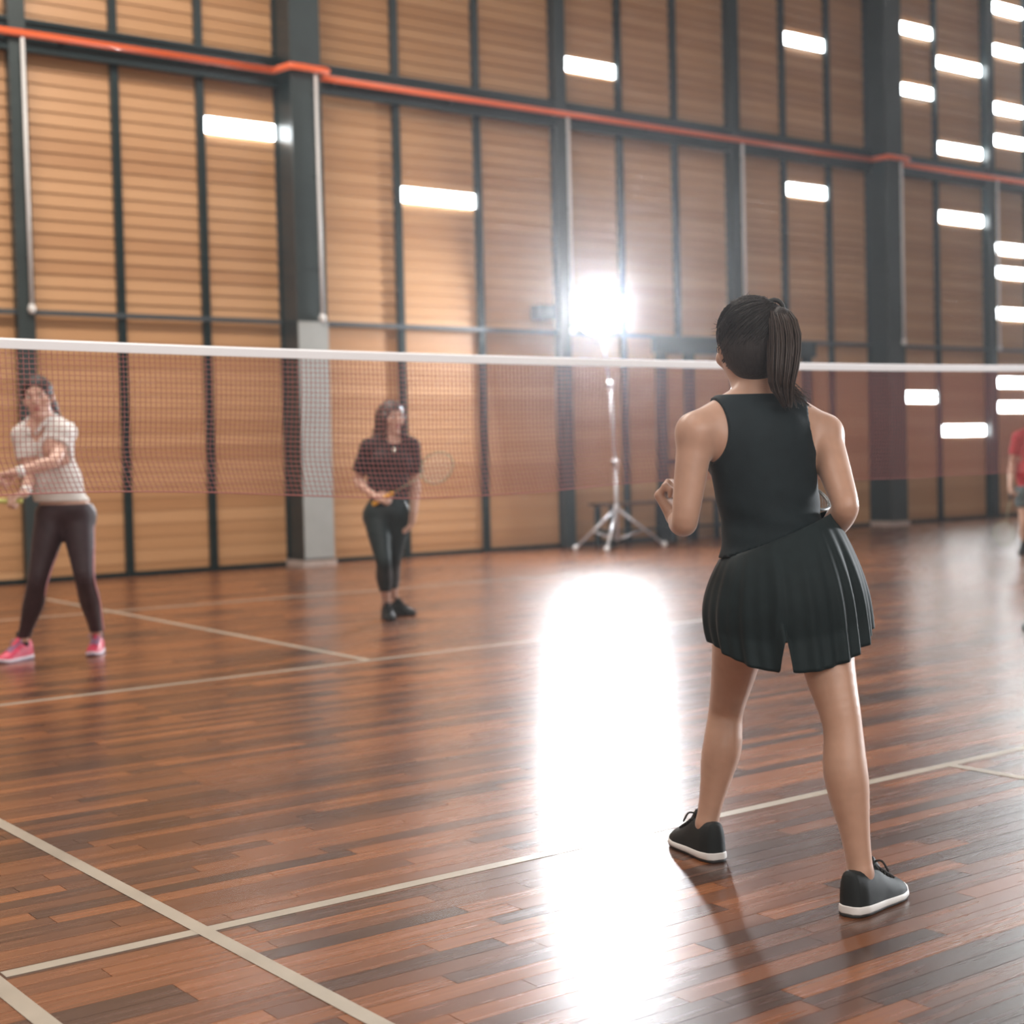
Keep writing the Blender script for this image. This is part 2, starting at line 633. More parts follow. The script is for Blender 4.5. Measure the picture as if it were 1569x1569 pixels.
# orange fire pipe, stepping out round the wide columns
P = []
yp, yo, zp = YW - 0.20, YW - 0.49, 5.37
P.append((X0 + 0.2, yp, zp))
for x, _ in HEAVY:
    P += [(x - 0.30, yp, zp), (x - 0.27, yp - 0.01, zp), (x - 0.23, yo + 0.01, zp), (x - 0.20, yo, zp),
          (x + 0.20, yo, zp), (x + 0.23, yo + 0.01, zp), (x + 0.27, yp - 0.01, zp), (x + 0.30, yp, zp)]
P.append((X1 - 0.2, yp, zp))
pipe = empty('orange_pipe', (7, yp, zp), 'long orange pipe along the dark girder, stepping round the columns', 'pipe')
V, F = tube(P, 0.036, 10)
mk('pipe_run', V, F, M_ORANGE, pipe, True)
for x in np.arange(-2, 24, 1.55):
    if min(abs(x - h[0]) for h in HEAVY) > 0.4:
        MB().box(x - 0.02, x + 0.02, YW - 0.16, YW - 0.10, 5.32, 5.42).out('bracket', M_STEEL, pipe)

# white conduits ending in a round box
CON = [(0.69, YW - 0.19, 'white conduit with round end on the column behind the woman in white'),
       (3.78, YW - 0.45, 'white conduit with round end down the column with a light grey plate'),
       (7.47, YW - 0.19, 'pale conduit down the slim column left of the lamp'),
       (10.50, YW - 0.19, 'pale conduit down the slim column above the door'),
       (13.50, YW - 0.45, 'thin pale conduit down the wide column right of the ponytail'),
       (16.16, YW - 0.19, 'thin pale conduit down the column nearest the right edge')]
for x, yc, lab in CON:
    c = empty('conduit', (x, yc, 2.68), lab, 'conduit', 'conduits on the columns')
    V, F = tube([(x, yc, 5.33), (x, yc, 2.72)], 0.019, 8)
    mk('conduit_tube', V, F, M_WHITEPIPE, c, True)
    V, F = sphere((x, yc, 2.70), (0.04, 0.035, 0.05))
    mk('end_box', V, F, M_WHITEPIPE, c, True)
    yb = YW - 0.41 if yc < YW - 0.3 else YW - 0.15
    for z in (3.2, 4.2, 5.1):
        MB().box(x - 0.026, x + 0.026, yc + 0.005, yb + 0.002, z, z + 0.03).out('clip', M_STEELG, c)

# door with dark frame and stiles
door = tag(mk('door_1', boxv(DOORX[0] - 0.08, DOORX[1] + 0.08, YW - 0.10, YW + 0.01, 2.47, 2.68), BOXF, M_STEEL), kind='structure')
for x in (9.07, 9.57, 10.45, 11.3, 11.86):
    MB().box(x - 0.075, x + 0.075, YW - 0.075, YW + 0.01, 0, 2.47).out('stile', M_STEEL, door)
MB().box(DOORX[0], DOORX[1], YW - 0.07, YW + 0.01, 1.0, 1.06).out('cross_rail', M_STEEL, door)
MB().box(10.33, 10.36, YW - 0.13, YW - 0.10, 0.9, 1.2).out('handle', M_WHITEPIPE, door)

# small grey box on the wall left of the lamp
sp = empty('wall_speaker', (7.02, YW - 0.16, 2.82), 'small grey box mounted on the wall left of the lamp', 'speaker')
MB().box(6.90, 7.14, YW - 0.26, YW - 0.08, 2.82, 3.0).out('box_body', M_RAIL, sp)
MB().box(6.92, 7.12, YW - 0.265, YW - 0.259, 2.84, 2.98).out('grille', M_STEELG, sp)
MB().box(6.99, 7.05, YW - 0.09, YW + 0.02, 2.88, 2.94).out('bracket', M_STEEL, sp)

# long bench against the wall
M_BENCH = mat('bench_wood', (0.10, 0.052, 0.026), 0.5, noise=0.2, nscale=5)
bench = empty('bench', (9.2, 9.12, 0), 'long low bench with dark legs against the wall by the door', 'bench')
for k in range(3):
    MB().box(7.62, 10.9, 8.93 + k * 0.125, 8.93 + k * 0.125 + 0.115, 0.505, 0.54).out('seat_board', M_BENCH, bench)
for x in (7.72, 8.75, 9.78, 10.8):
    for yy in (8.96, 9.24):
        MB().box(x - 0.03, x + 0.03, yy - 0.03, yy + 0.03, 0, 0.505).out('leg', M_STEEL, bench)
    MB().box(x - 0.02, x + 0.02, 8.99, 9.21, 0.16, 0.21).out('stretcher', M_STEEL, bench)
MB().box(7.72, 10.8, 9.08, 9.11, 0.17, 0.20).out('long_stretcher', M_STEEL, bench)

# ------------------------------------------------------------------ studio lamp on its stand
M_CHROME = mat('stand_metal', (0.62, 0.62, 0.64), 0.3, 0.7)
M_WHITECAP = mat('white_cap', (0.8, 0.8, 0.8), 0.4)
M_LAMPB = mat('lamp_black', (0.02, 0.022, 0.024), 0.4)
M_LAMP = mat('lamp_face', (0.9, 0.9, 0.9), 0.5, emit=(0.94, 0.96, 1.0), estr=690.0)
B = ground(946, 842)
LD = (B - CAM) @ FWD
lampc = J(918, 476, LD)
st = empty('studio_light', (B[0], B[1], 0), 'bright studio lamp on a silver tripod stand beside the bench', 'lamp')
pt = J(938, 560, LD)
top = np.array([lampc[0] + 0.06, lampc[1] + 0.06, lampc[2]])
V, F = tube([(B[0], B[1], 0.10), (B[0], B[1], 1.05)], 0.024, 10)
mk('lower_pole', V, F, M_CHROME, st, True)
V, F = tube([(B[0], B[1], 1.0), (lerp(B, top, 0.3)[0], lerp(B, top, 0.3)[1], 2.0)], 0.019, 10)
mk('middle_pole', V, F, M_CHROME, st, True)
V, F = tube([(lerp(B, top, 0.3)[0], lerp(B, top, 0.3)[1], 1.95), tuple(top - UP * 0.1)], 0.014, 10)
mk('upper_pole', V, F, M_CHROME, st, True)
for z, t in ((1.04, 0.0), (1.98, 0.3)):
    q = lerp(B, top, t)
    V, F = tube([(q[0], q[1], z - 0.06), (q[0], q[1], z + 0.05)], 0.036, 10)
    cl = mk('collar', V, F, M_WHITECAP, st, True)
    V, F = sphere((q[0] - 0.05, q[1] - 0.02, z), 0.026)
    mk('knob', V, F, M_LAMPB, cl, True)
hub = np.array([B[0], B[1], 0.50])
V, F = tube([hub - UP * 0.05, hub + UP * 0.04], 0.034, 10)
mk('leg_hub', V, F, M_CHROME, st, True)
feet = [ground(930, 846), ground(1018, 838), np.array([B[0] - 0.42, B[1] + 0.28, 0.0])]
for i, ft in enumerate(feet):
    f_ = np.array([ft[0], ft[1], 0.03])
    V, F = tube([hub, f_], 0.016, 8)
    lg = mk('leg', V, F, M_CHROME, st, True)
    V, F = sphere(f_ + UP * 0.005, 0.034)
    mk('foot_cap', V, F, M_WHITECAP, lg, True)
    V, F = tube([np.array([B[0], B[1], 0.12]), lerp(hub, f_, 0.58)], 0.011, 8)
    mk('brace', V, F, M_CHROME, st, True)
ax = unit(np.array([-2.6, -4.2, 1.0]) - lampc)         # lamp looks down the court
s1 = unit(np.cross(ax, UP))
s2 = np.cross(s1, ax)


def disc_rings(prof, n=32):
    V, F = [], []
    for (d_, r_) in prof:
        for k in range(n):
            a = 2 * math.pi * k / n
            V.append(lampc + ax * d_ + (s1 * math.cos(a) + s2 * math.sin(a)) * r_)
    for i in range(len(prof) - 1):
        for k in range(n):
            l = (k + 1) % n
            F.append((i * n + k, i * n + l, (i + 1) * n + l, (i + 1) * n + k))
    return V, F


LR = 0.30
V, F = disc_rings([(-0.36, 0.001), (-0.36, 0.085), (-0.12, 0.09), (-0.12, 0.001)], 20)
mk('lamp_body', V, F, M_LAMPB, st, True)
V, F = disc_rings([(-0.13, 0.09), (-0.06, 0.24), (0.0, LR + 0.012), (0.0, LR), (-0.055, 0.23), (-0.125, 0.08)])
mk('reflector', V, F, M_CHROME, st, True)
V, F = disc_rings([(-0.006, LR), (-0.004, 0.12), (-0.003, 0.001)])
face = mk('lamp_face', V, F, M_LAMP, st, True)
V, F = tube([top - UP * 0.12, lampc - ax * 0.2 - UP * 0.08], 0.03, 8)
mk('tilt_bracket', V, F, M_LAMPB, st, True)

# ------------------------------------------------------------------ badminton net
M_CORD = mat('net_cord', (0.36, 0.115, 0.105), 0.7)
M_TAPE = mat('net_tape', (0.90, 0.91, 0.93), 0.6, bump=0.15, bscale=300)
M_POST = mat('post_paint', (0.08, 0.10, 0.11), 0.4)
XN0, XN1 = -3.62, 3.62
net = empty('badminton_net', (0, 0, 0), 'reddish badminton net with white top tape across the court', 'net')


def ztop(x):
    return 1.557 + 0.028 * (abs(x) / 3.4) ** 2.2


def zbot(x):
    return 0.975 + 0.02 * math.sin(x * 2.1) + 0.055 * max(0.0, -x - 1.0) / 2.4 - 0.03 * max(0, x - 2.6)


def ywave(x, t):
    w = 0.035 * math.sin(x * 3.1 + 0.8) + 0.02 * math.sin(x * 7.3)
    return (w + 0.03 * math.sin(t * 5 + x)) * t ** 1.5


def xwave(x, t):
    return 0.05 * max(0, t - 0.72) / 0.28 * (0.6 + 0.4 * math.sin(x * 2.0)) * (1 if x < 1 else 0.2)


xs = np.arange(XN0, XN1 + 1e-6, 0.0205)
NV = 28
mb = MB()
tri = np.array([0, 2 * math.pi / 3, 4 * math.pi / 3])


def cord(P, r):
    P = np.asarray(P)
    V, F = tube(P, r, 3, False)
    mb.add(V, F)


def npt(x, t):
    return (x + xwave(x, t), ywave(x, t), ztop(x) - 0.03 + (zbot(x) - ztop(x) + 0.03) * t)


for x in xs:
    cord([npt(x, t) for t in np.linspace(0, 1, 13)], 0.00135)
for j in range(NV + 1):
    cord([npt(x, j / NV) for x in xs[::3]], 0.00135 if j < NV else 0.0028)
o = tag(mb.out('net_mesh', M_CORD, net), kind='stuff')
V, F = [], []
xt = np.linspace(XN0, XN1, 60)
for x in xt:
    z = ztop(x)
    V += [(x, -0.006, z - 0.034), (x, -0.009, z - 0.003), (x, 0, z + 0.003), (x, 0.009, z - 0.003), (x, 0.006, z - 0.034)]
for i in range(len(xt) - 1):
    for k in range(5):
        l = (k + 1) % 5
        F.append((i * 5 + k, i * 5 + l, i * 5 + 5 + l, i * 5 + 5 + k))
mk('top_tape', V, F, M_TAPE, net)
for x in (XN0 - 0.04, XN1 + 0.04):
    V, F = tube([(x, 0, 0.02), (x, 0, 1.60)], 0.024, 12)
    po = mk('post', V, F, M_POST, net, True)
    MB().box(x - 0.1, x + 0.1, -0.2, 0.2, 0.0, 0.03).out('post_base', M_POST, po)

# ------------------------------------------------------------------ smooth bodies: distance fields meshed in numpy


class Field:
    def __init__(self, lo, hi, h):
        self.h = h
        self.lo = np.asarray(lo, float)
        self.n = np.ceil((np.asarray(hi) - self.lo) / h).astype(int) + 1
        self.D = np.full(self.n, 1.0, np.float32)

    def sub(self, lo, hi):
        a = np.clip(np.floor((lo - self.lo) / self.h).astype(int), 0, self.n)
        b = np.clip(np.ceil((hi - self.lo) / self.h).astype(int) + 1, 0, self.n)
        if (b <= a).any():
            return None, None
        g_ = [(self.lo[i] + self.h * np.arange(a[i], b[i])).astype(np.float32) for i in range(3)]
        X = np.meshgrid(*g_, indexing='ij')
        return (slice(a[0], b[0]), slice(a[1], b[1]), slice(a[2], b[2])), X

    def mix(self, sl, d, k):
        A = self.D[sl]
        if k > 0:
            hh = np.maximum(k - np.abs(A - d), 0) / k
            self.D[sl] = np.minimum(A, d) - hh * hh * k * 0.25
        else:
            self.D[sl] = np.minimum(A, d)

    def carve(self, sl, d, k):
        A = self.D[sl]
        hh = np.maximum(k - np.abs(A + d), 0) / max(k, 1e-6)
        self.D[sl] = np.maximum(A, -d) + hh * hh * k * 0.25

    def prim(self, p, inf=0.0):
        kind, k, carve = p['t'], p['k'], p.get('carve', False)
        pad = k + 0.03 + inf
        if kind == 'c':
            a, b, ra, rb = p['a'], p['b'], p['ra'] + inf, p['rb'] + inf
            rr = max(ra, rb) + pad
            sl_, X = self.sub(np.minimum(a, b) - rr, np.maximum(a, b) + rr)
            if sl_ is None:
                return
            ba = b - a
            L2 = float(ba @ ba) + 1e-12
            t = np.clip(((X[0] - a[0]) * ba[0] + (X[1] - a[1]) * ba[1] + (X[2] - a[2]) * ba[2]) / L2, 0, 1)
            d = np.sqrt((X[0] - a[0] - t * ba[0]) ** 2 + (X[1] - a[1] - t * ba[1]) ** 2 + (X[2] - a[2] - t * ba[2]) ** 2)
            d = d - (ra + (rb - ra) * t)
        elif kind == 'ch':
            Pc, Rc = p['P'], p['R'] + inf
            rr = Rc.max() + pad
            sl_, X = self.sub(Pc.min(0) - rr, Pc.max(0) + rr)
            if sl_ is None:
                return
            d = np.full(X[0].shape, 9.0, np.float32)
            for i in range(len(Pc) - 1):
                a, ba = Pc[i], Pc[i + 1] - Pc[i]
                L2 = float(ba @ ba) + 1e-12
                t = np.clip(((X[0] - a[0]) * ba[0] + (X[1] - a[1]) * ba[1] + (X[2] - a[2]) * ba[2]) / L2, 0, 1)
                d_ = np.sqrt((X[0] - a[0] - t * ba[0]) ** 2 + (X[1] - a[1] - t * ba[1]) ** 2 + (X[2] - a[2] - t * ba[2]) ** 2)
                d = np.minimum(d, d_ - (Rc[i] + (Rc[i + 1] - Rc[i]) * t))
        else:
            c, r, A = p['c'], np.asarray(p['r']) + inf, p['A']
            rr = r.max() + pad
            sl_, X = self.sub(c - rr, c + rr)
            if sl_ is None:
                return
            q = [((X[0] - c[0]) * A[i][0] + (X[1] - c[1]) * A[i][1] + (X[2] - c[2]) * A[i][2]) for i in range(3)]
            k0 = np.sqrt(sum((q[i] / r[i]) ** 2 for i in range(3)))
            k1 = np.sqrt(sum((q[i] / r[i] ** 2) ** 2 for i in range(3))) + 1e-9
            d = k0 * (k0 - 1) / k1
        d = d.astype(np.float32)
        if carve:
            self.carve(sl_, d, k)
        else:
            self.mix(sl_, d, k)

    def all(self):
        return self.sub(self.lo - 1, self.lo + self.n * self.h + 1)[1]

    def mesh(self):
        D, h = self.D, self.h
        S = D < 0
        nx, ny, nz = D.shape
        cs = np.zeros((nx - 1, ny - 1, nz - 1), np.int8)
        for dx in (0, 1):
            for dy in (0, 1):
                for dz in (0, 1):
                    cs += S[dx:nx - 1 + dx, dy:ny - 1 + dy, dz:nz - 1 + dz]
        act = np.argwhere((cs > 0) & (cs < 8))
        idx = -np.ones(cs.shape, np.int32)
        idx[act[:, 0], act[:, 1], act[:, 2]] = np.arange(len(act))
        pos = np.zeros((len(act), 3))
        cnt = np.zeros(len(act))
        for axis in range(3):
            o1, o2 = [a for a in range(3) if a != axis]
            for u in (0, 1):
                for v in (0, 1):
                    a = act.copy()
                    a[:, o1] += u
                    a[:, o2] += v
                    b = a.copy()
                    b[:, axis] += 1
                    da, db = D[a[:, 0], a[:, 1], a[:, 2]], D[b[:, 0], b[:, 1], b[:, 2]]
                    m = (da < 0) != (db < 0)
                    t = np.where(m, da / np.where(m, da - db, 1), 0)
                    q = a.astype(float)
                    q[:, axis] += t
                    pos[m] += q[m]
                    cnt[m] += 1
        pos = pos / cnt[:, None] * h + self.lo
        faces = []
        for axis in range(3):
            o1, o2 = [(1, 2), (2, 0), (0, 1)][axis]
            sa = [slice(None)] * 3
            sb = [slice(None)] * 3
            sa[axis] = slice(0, -1)
            sb[axis] = slice(1, None)
            E0, E1 = S[tuple(sa)], S[tuple(sb)]
            e = np.argwhere(E0 != E1)
            e = e[(e[:, o1] > 0) & (e[:, o2] > 0) & (e[:, o1] < self.n[o1] - 1) & (e[:, o2] < self.n[o2] - 1)]
            fl = E0[e[:, 0], e[:, 1], e[:, 2]]
            qs = []
            for (u, v) in ((0, 0), (1, 0), (1, 1), (0, 1)):
                c = e.copy()
                c[:, o1] -= 1 - u
                c[:, o2] -= 1 - v
                qs.append(idx[c[:, 0], c[:, 1], c[:, 2]])
            q = np.stack(qs, 1)
            q[~fl] = q[~fl][:, ::-1]
            faces.append(q)
        F = np.concatenate(faces)
        F = F[(F >= 0).all(1)]
        return pos, F


def cone(tagn, a, b, ra, rb, k=0.02, carve=False):
    return dict(g=tagn, t='c', a=np.asarray(a, float), b=np.asarray(b, float), ra=ra, rb=rb, k=k, carve=carve)


def ell(tagn, c, r, A=None, k=0.02, carve=False):
    return dict(g=tagn, t='e', c=np.asarray(c, float), r=r, A=np.eye(3) if A is None else np.asarray(A, float), k=k, carve=carve)


def chain(g, pts, rad, k=0.02, n=14):
    """a smoothly tapering limb through pts, one primitive"""
    P_ = spline(np.array(pts), n)
    R_ = spline(np.array([[r, 0, 0] for r in rad]), n)[:, 0]
    return dict(g=g, t='ch', P=P_, R=R_, k=k)


def field_of(prims, h, inf=0.0):
    lo = np.full(3, 1e9)
    hi = np.full(3, -1e9)
    for p in prims:
        if p.get('carve'):
            continue
        if p['t'] == 'ch':
            r = p['R'].max() + inf
            lo = np.minimum(lo, p['P'].min(0) - r)
            hi = np.maximum(hi, p['P'].max(0) + r)
        elif p['t'] == 'c':
            r = max(p['ra'], p['rb']) + inf
            lo = np.minimum(lo, np.minimum(p['a'], p['b']) - r)
            hi = np.maximum(hi, np.maximum(p['a'], p['b']) + r)
        else:
            r = max(p['r']) + inf
            lo = np.minimum(lo, p['c'] - r)
            hi = np.maximum(hi, p['c'] + r)
    f = Field(lo - 4 * h - 0.01, hi + 4 * h + 0.01, h)
    for p in prims:
        f.prim(p, inf)
    return f


def frame(F, U):
    F = unit(F)
    X = unit(np.cross(F, U))        # the person's right
    U = np.cross(X, F)
    return X, F, U


def hand_prims(g, W, d, n, thumb, s=1.0, curl=(40, 50, 40), k=0.006, spread=1.0):
    """W wrist, d along the hand, n palm normal, thumb = side sign"""
    d = unit(d)
    n = unit(n - d * (n @ d))
    sd = np.cross(d, n) * thumb
    out = []
    offs = [0.027, 0.009, -0.009, -0.026]
    ln = [0.92, 1.0, 0.95, 0.78]
    for o_, l_ in zip(offs, ln):
        b0 = W + d * 0.012 * s + sd * o_ * 0.55 * s
        kn = W + d * (0.083 if l_ > 0.8 else 0.076) * s + sd * o_ * spread * s
        out.append(cone(g, b0, kn, 0.0155 * s, 0.0115 * s, 0.014))
        a = 0.0
        q = kn
        for seg, (L_, c_) in enumerate(zip((0.041, 0.026, 0.021), curl)):
            a += math.radians(c_)
            q2 = q + (d * math.cos(a) + n * math.sin(a)) * L_ * l_ * s
            out.append(cone(g, q, q2, (0.0098, 0.0088, 0.0080)[seg] * s, (0.0088, 0.0080, 0.0070)[seg] * s, k))
            q = q2
    t0 = W + d * 0.022 * s + sd * 0.022 * s
    t1 = t0 + (d * 0.60 + sd * 0.70 + n * 0.35) * 0.042 * s
    t2 = t1 + unit(d * 0.75 + sd * 0.1 + n * 0.6) * 0.032 * s
    t3 = t2 + unit(d * 0.65 - sd * 0.3 + n * 0.7) * 0.026 * s
    out += [cone(g, t0, t1, 0.0155 * s, 0.0125 * s, 0.012), cone(g, t1, t2, 0.0115 * s, 0.0098 * s, k), cone(g, t2, t3, 0.0098 * s, 0.008 * s, k)]
    return out


def head_prims(c, F, U, s=1.0):
    X, F, U = frame(F, U)
    A = [X, F, U]
    P = [ell('head', c + (U * 0.022 - F * 0.012) * s, np.array([0.074, 0.092, 0.088]) * s, A, 0.01),
         ell('head', c + (-U * 0.030 + F * 0.018) * s, np.array([0.058, 0.070, 0.078]) * s, A, 0.03),
         ell('head', c + (-U * 0.098 + F * 0.062) * s, np.array([0.024, 0.020, 0.018]) * s, A, 0.03),
         cone('head', c + (F * 0.082 + U * 0.010) * s, c + (F * 0.104 - U * 0.022) * s, 0.007 * s, 0.011 * s, 0.012),
         ell('head', c + (F * 0.094 - U * 0.028) * s, np.array([0.016, 0.011, 0.009]) * s, A, 0.008),
         ell('head', c + (F * 0.082 - U * 0.060) * s, np.array([0.021, 0.011, 0.010]) * s, A, 0.010),
         ell('head', c + (F * 0.072 + U * 0.026) * s, np.array([0.045, 0.016, 0.012]) * s, A, 0.02)]
    for q in (-1, 1):
        P.append(ell('head', c + (X * q * 0.045 + F * 0.058 - U * 0.022) * s, np.array([0.022, 0.020, 0.020]) * s, A, 0.02))
        P.append(ell('head', c + (X * q * 0.075 - F * 0.008 - U * 0.012) * s, np.array([0.010, 0.019, 0.031]) * s, A, 0.008))
        P.append(ell('head', c + (X * q * 0.031 + F * 0.094 + U * 0.006) * s, np.array([0.017, 0.012, 0.010]) * s, A, 0.012, True))
    return P


def body_prims(j, s=1.0, bust=True, male=False):
    """j: joints in world metres"""
    P = []
    pel, che, nek, hd = j['pelvis'], j['chest'], j['neck'], j['head']
    up = unit(che - pel)
    Xp, Fp, Up = frame(j['pf'], up)
    Xc, Fc, Uc = frame(j['cf'], unit(nek - pel))
    w = j.get('wide', 1.0)
    Ap, Ac = [Xp, Fp, Up], [Xc, Fc, Uc]
    wa = lerp(pel, che, 0.50)
    hw = 0.150 if not male else 0.150
    P += [ell('torso', pel, np.array([hw * w, 0.105, 0.105]) * s, Ap, 0.04),
          ell('torso', wa, np.array([(0.118 if not male else 0.14) * w, 0.085, 0.12]) * s, [unit(Xp + Xc), unit(Fp + Fc), Uc], 0.06),
          ell('torso', che, np.array([(0.134 if not male else 0.16) * w, 0.098, 0.14]) * s, Ac, 0.06),
          ell('torso', lerp(che, nek, 0.50) - Fc * 0.008 * s, np.array([(0.142 if not male else 0.175) * w, 0.080, 0.085]) * s, Ac, 0.05)]
    for q, hk in ((-1, 'hipL'), (1, 'hipR')):
        P.append(ell('torso', pel + (Xp * q * 0.068 - Fp * 0.045 - Up * 0.045) * s, np.array([0.085, 0.080, 0.085]) * s, Ap, 0.03))
        if bust:
            P.append(ell('torso', che + (Xc * q * 0.066 + Fc * 0.068 + Uc * 0.025) * s, np.array([0.060, 0.052, 0.056]) * s, Ac, 0.03))
    nb = nek - Uc * 0.035 * s
    for q, sk in ((-1, 'L'), (1, 'R')):
        sh = j['sh' + sk]
        P.append(cone('torso', nb, sh, 0.050 * s, 0.040 * s, 0.03))
        P.append(cone('torso', nek + Uc * 0.03 * s, sh + Uc * 0.012 * s, 0.030 * s, 0.030 * s, 0.05))
        P.append(cone('torso', lerp(che, nek, 0.35) + Xc * q * 0.085 * s, sh, 0.052 * s, 0.038 * s, 0.03))
        el, wr = j['el' + sk], j['wr' + sk]
        P.append(chain('arm' + sk, [sh, lerp(sh, el, 0.25), lerp(sh, el, 0.62), lerp(sh, el, 0.93), lerp(el, wr, 0.08), lerp(el, wr, 0.30), lerp(el, wr, 0.65), wr],
                       [0.0440 * s, 0.0440 * s, 0.0395 * s, 0.0345 * s, 0.0340 * s, 0.0355 * s, 0.0285 * s, 0.0225 * s], 0.022, 22))
        P += hand_prims('hand' + sk, wr, j['hd' + sk], j['hn' + sk], j['ht' + sk], s, j.get('hc' + sk, (40, 50, 40)))
        hp, kn, an = j['hip' + sk], j['kn' + sk], j['an' + sk]
        ff = unit(j['ft' + sk])
        bk = -unit(ff)
        axis = unit(an - kn)
        kb = unit(bk - axis * (bk @ axis))
        P.append(chain('leg' + sk, [hp, lerp(hp, kn, 0.35), lerp(hp, kn, 0.72), lerp(hp, kn, 0.94) - kb * 0.003, lerp(kn, an, 0.08) - kb * 0.002,
                                    lerp(kn, an, 0.30) + kb * 0.010 * s, lerp(kn, an, 0.45) + kb * 0.008 * s, lerp(kn, an, 0.75) + kb * 0.003 * s, an],
                       [0.086 * s, 0.077 * s, 0.060 * s, 0.0505 * s, 0.0480 * s, 0.0535 * s, 0.0510 * s, 0.0355 * s, 0.0300 * s], 0.035, 26))
        P.append(cone('foot' + sk, an, np.array([an[0], an[1], 0.05]) + bk * 0.018, 0.0295 * s, 0.025 * s, 0.012))
        P.append(cone('foot' + sk, np.array([an[0], an[1], 0.052]), np.array([an[0], an[1], 0.035]) + ff * 0.12 * s, 0.026 * s, 0.018 * s, 0.012))
    P.append(cone('neck', nb, hd - Uc * 0.05 * s - unit(j['hf']) * 0.012, 0.056 * s, 0.047 * s, 0.03))
    P += head_prims(hd, j['hf'], j.get('hu', UP), s * j.get('hs', 1.0))
    return P


def region(f, fn, soft=0.004):
    """keep only where fn(X) < 0"""
    X = f.all()
    f.D = np.maximum(f.D, fn(X).astype(np.float32))


def dotp(X, o, n):
    return (X[0] - o[0]) * n[0] + (X[1] - o[1]) * n[1] + (X[2] - o[2]) * n[2]


def ellX(X, c, r, A):
    q = [dotp(X, c, A[i]) / r[i] for i in range(3)]
    k0 = np.sqrt(q[0] ** 2 + q[1] ** 2 + q[2] ** 2)
    return (k0 - 1) * min(r)


SHOE_CACHE = {}


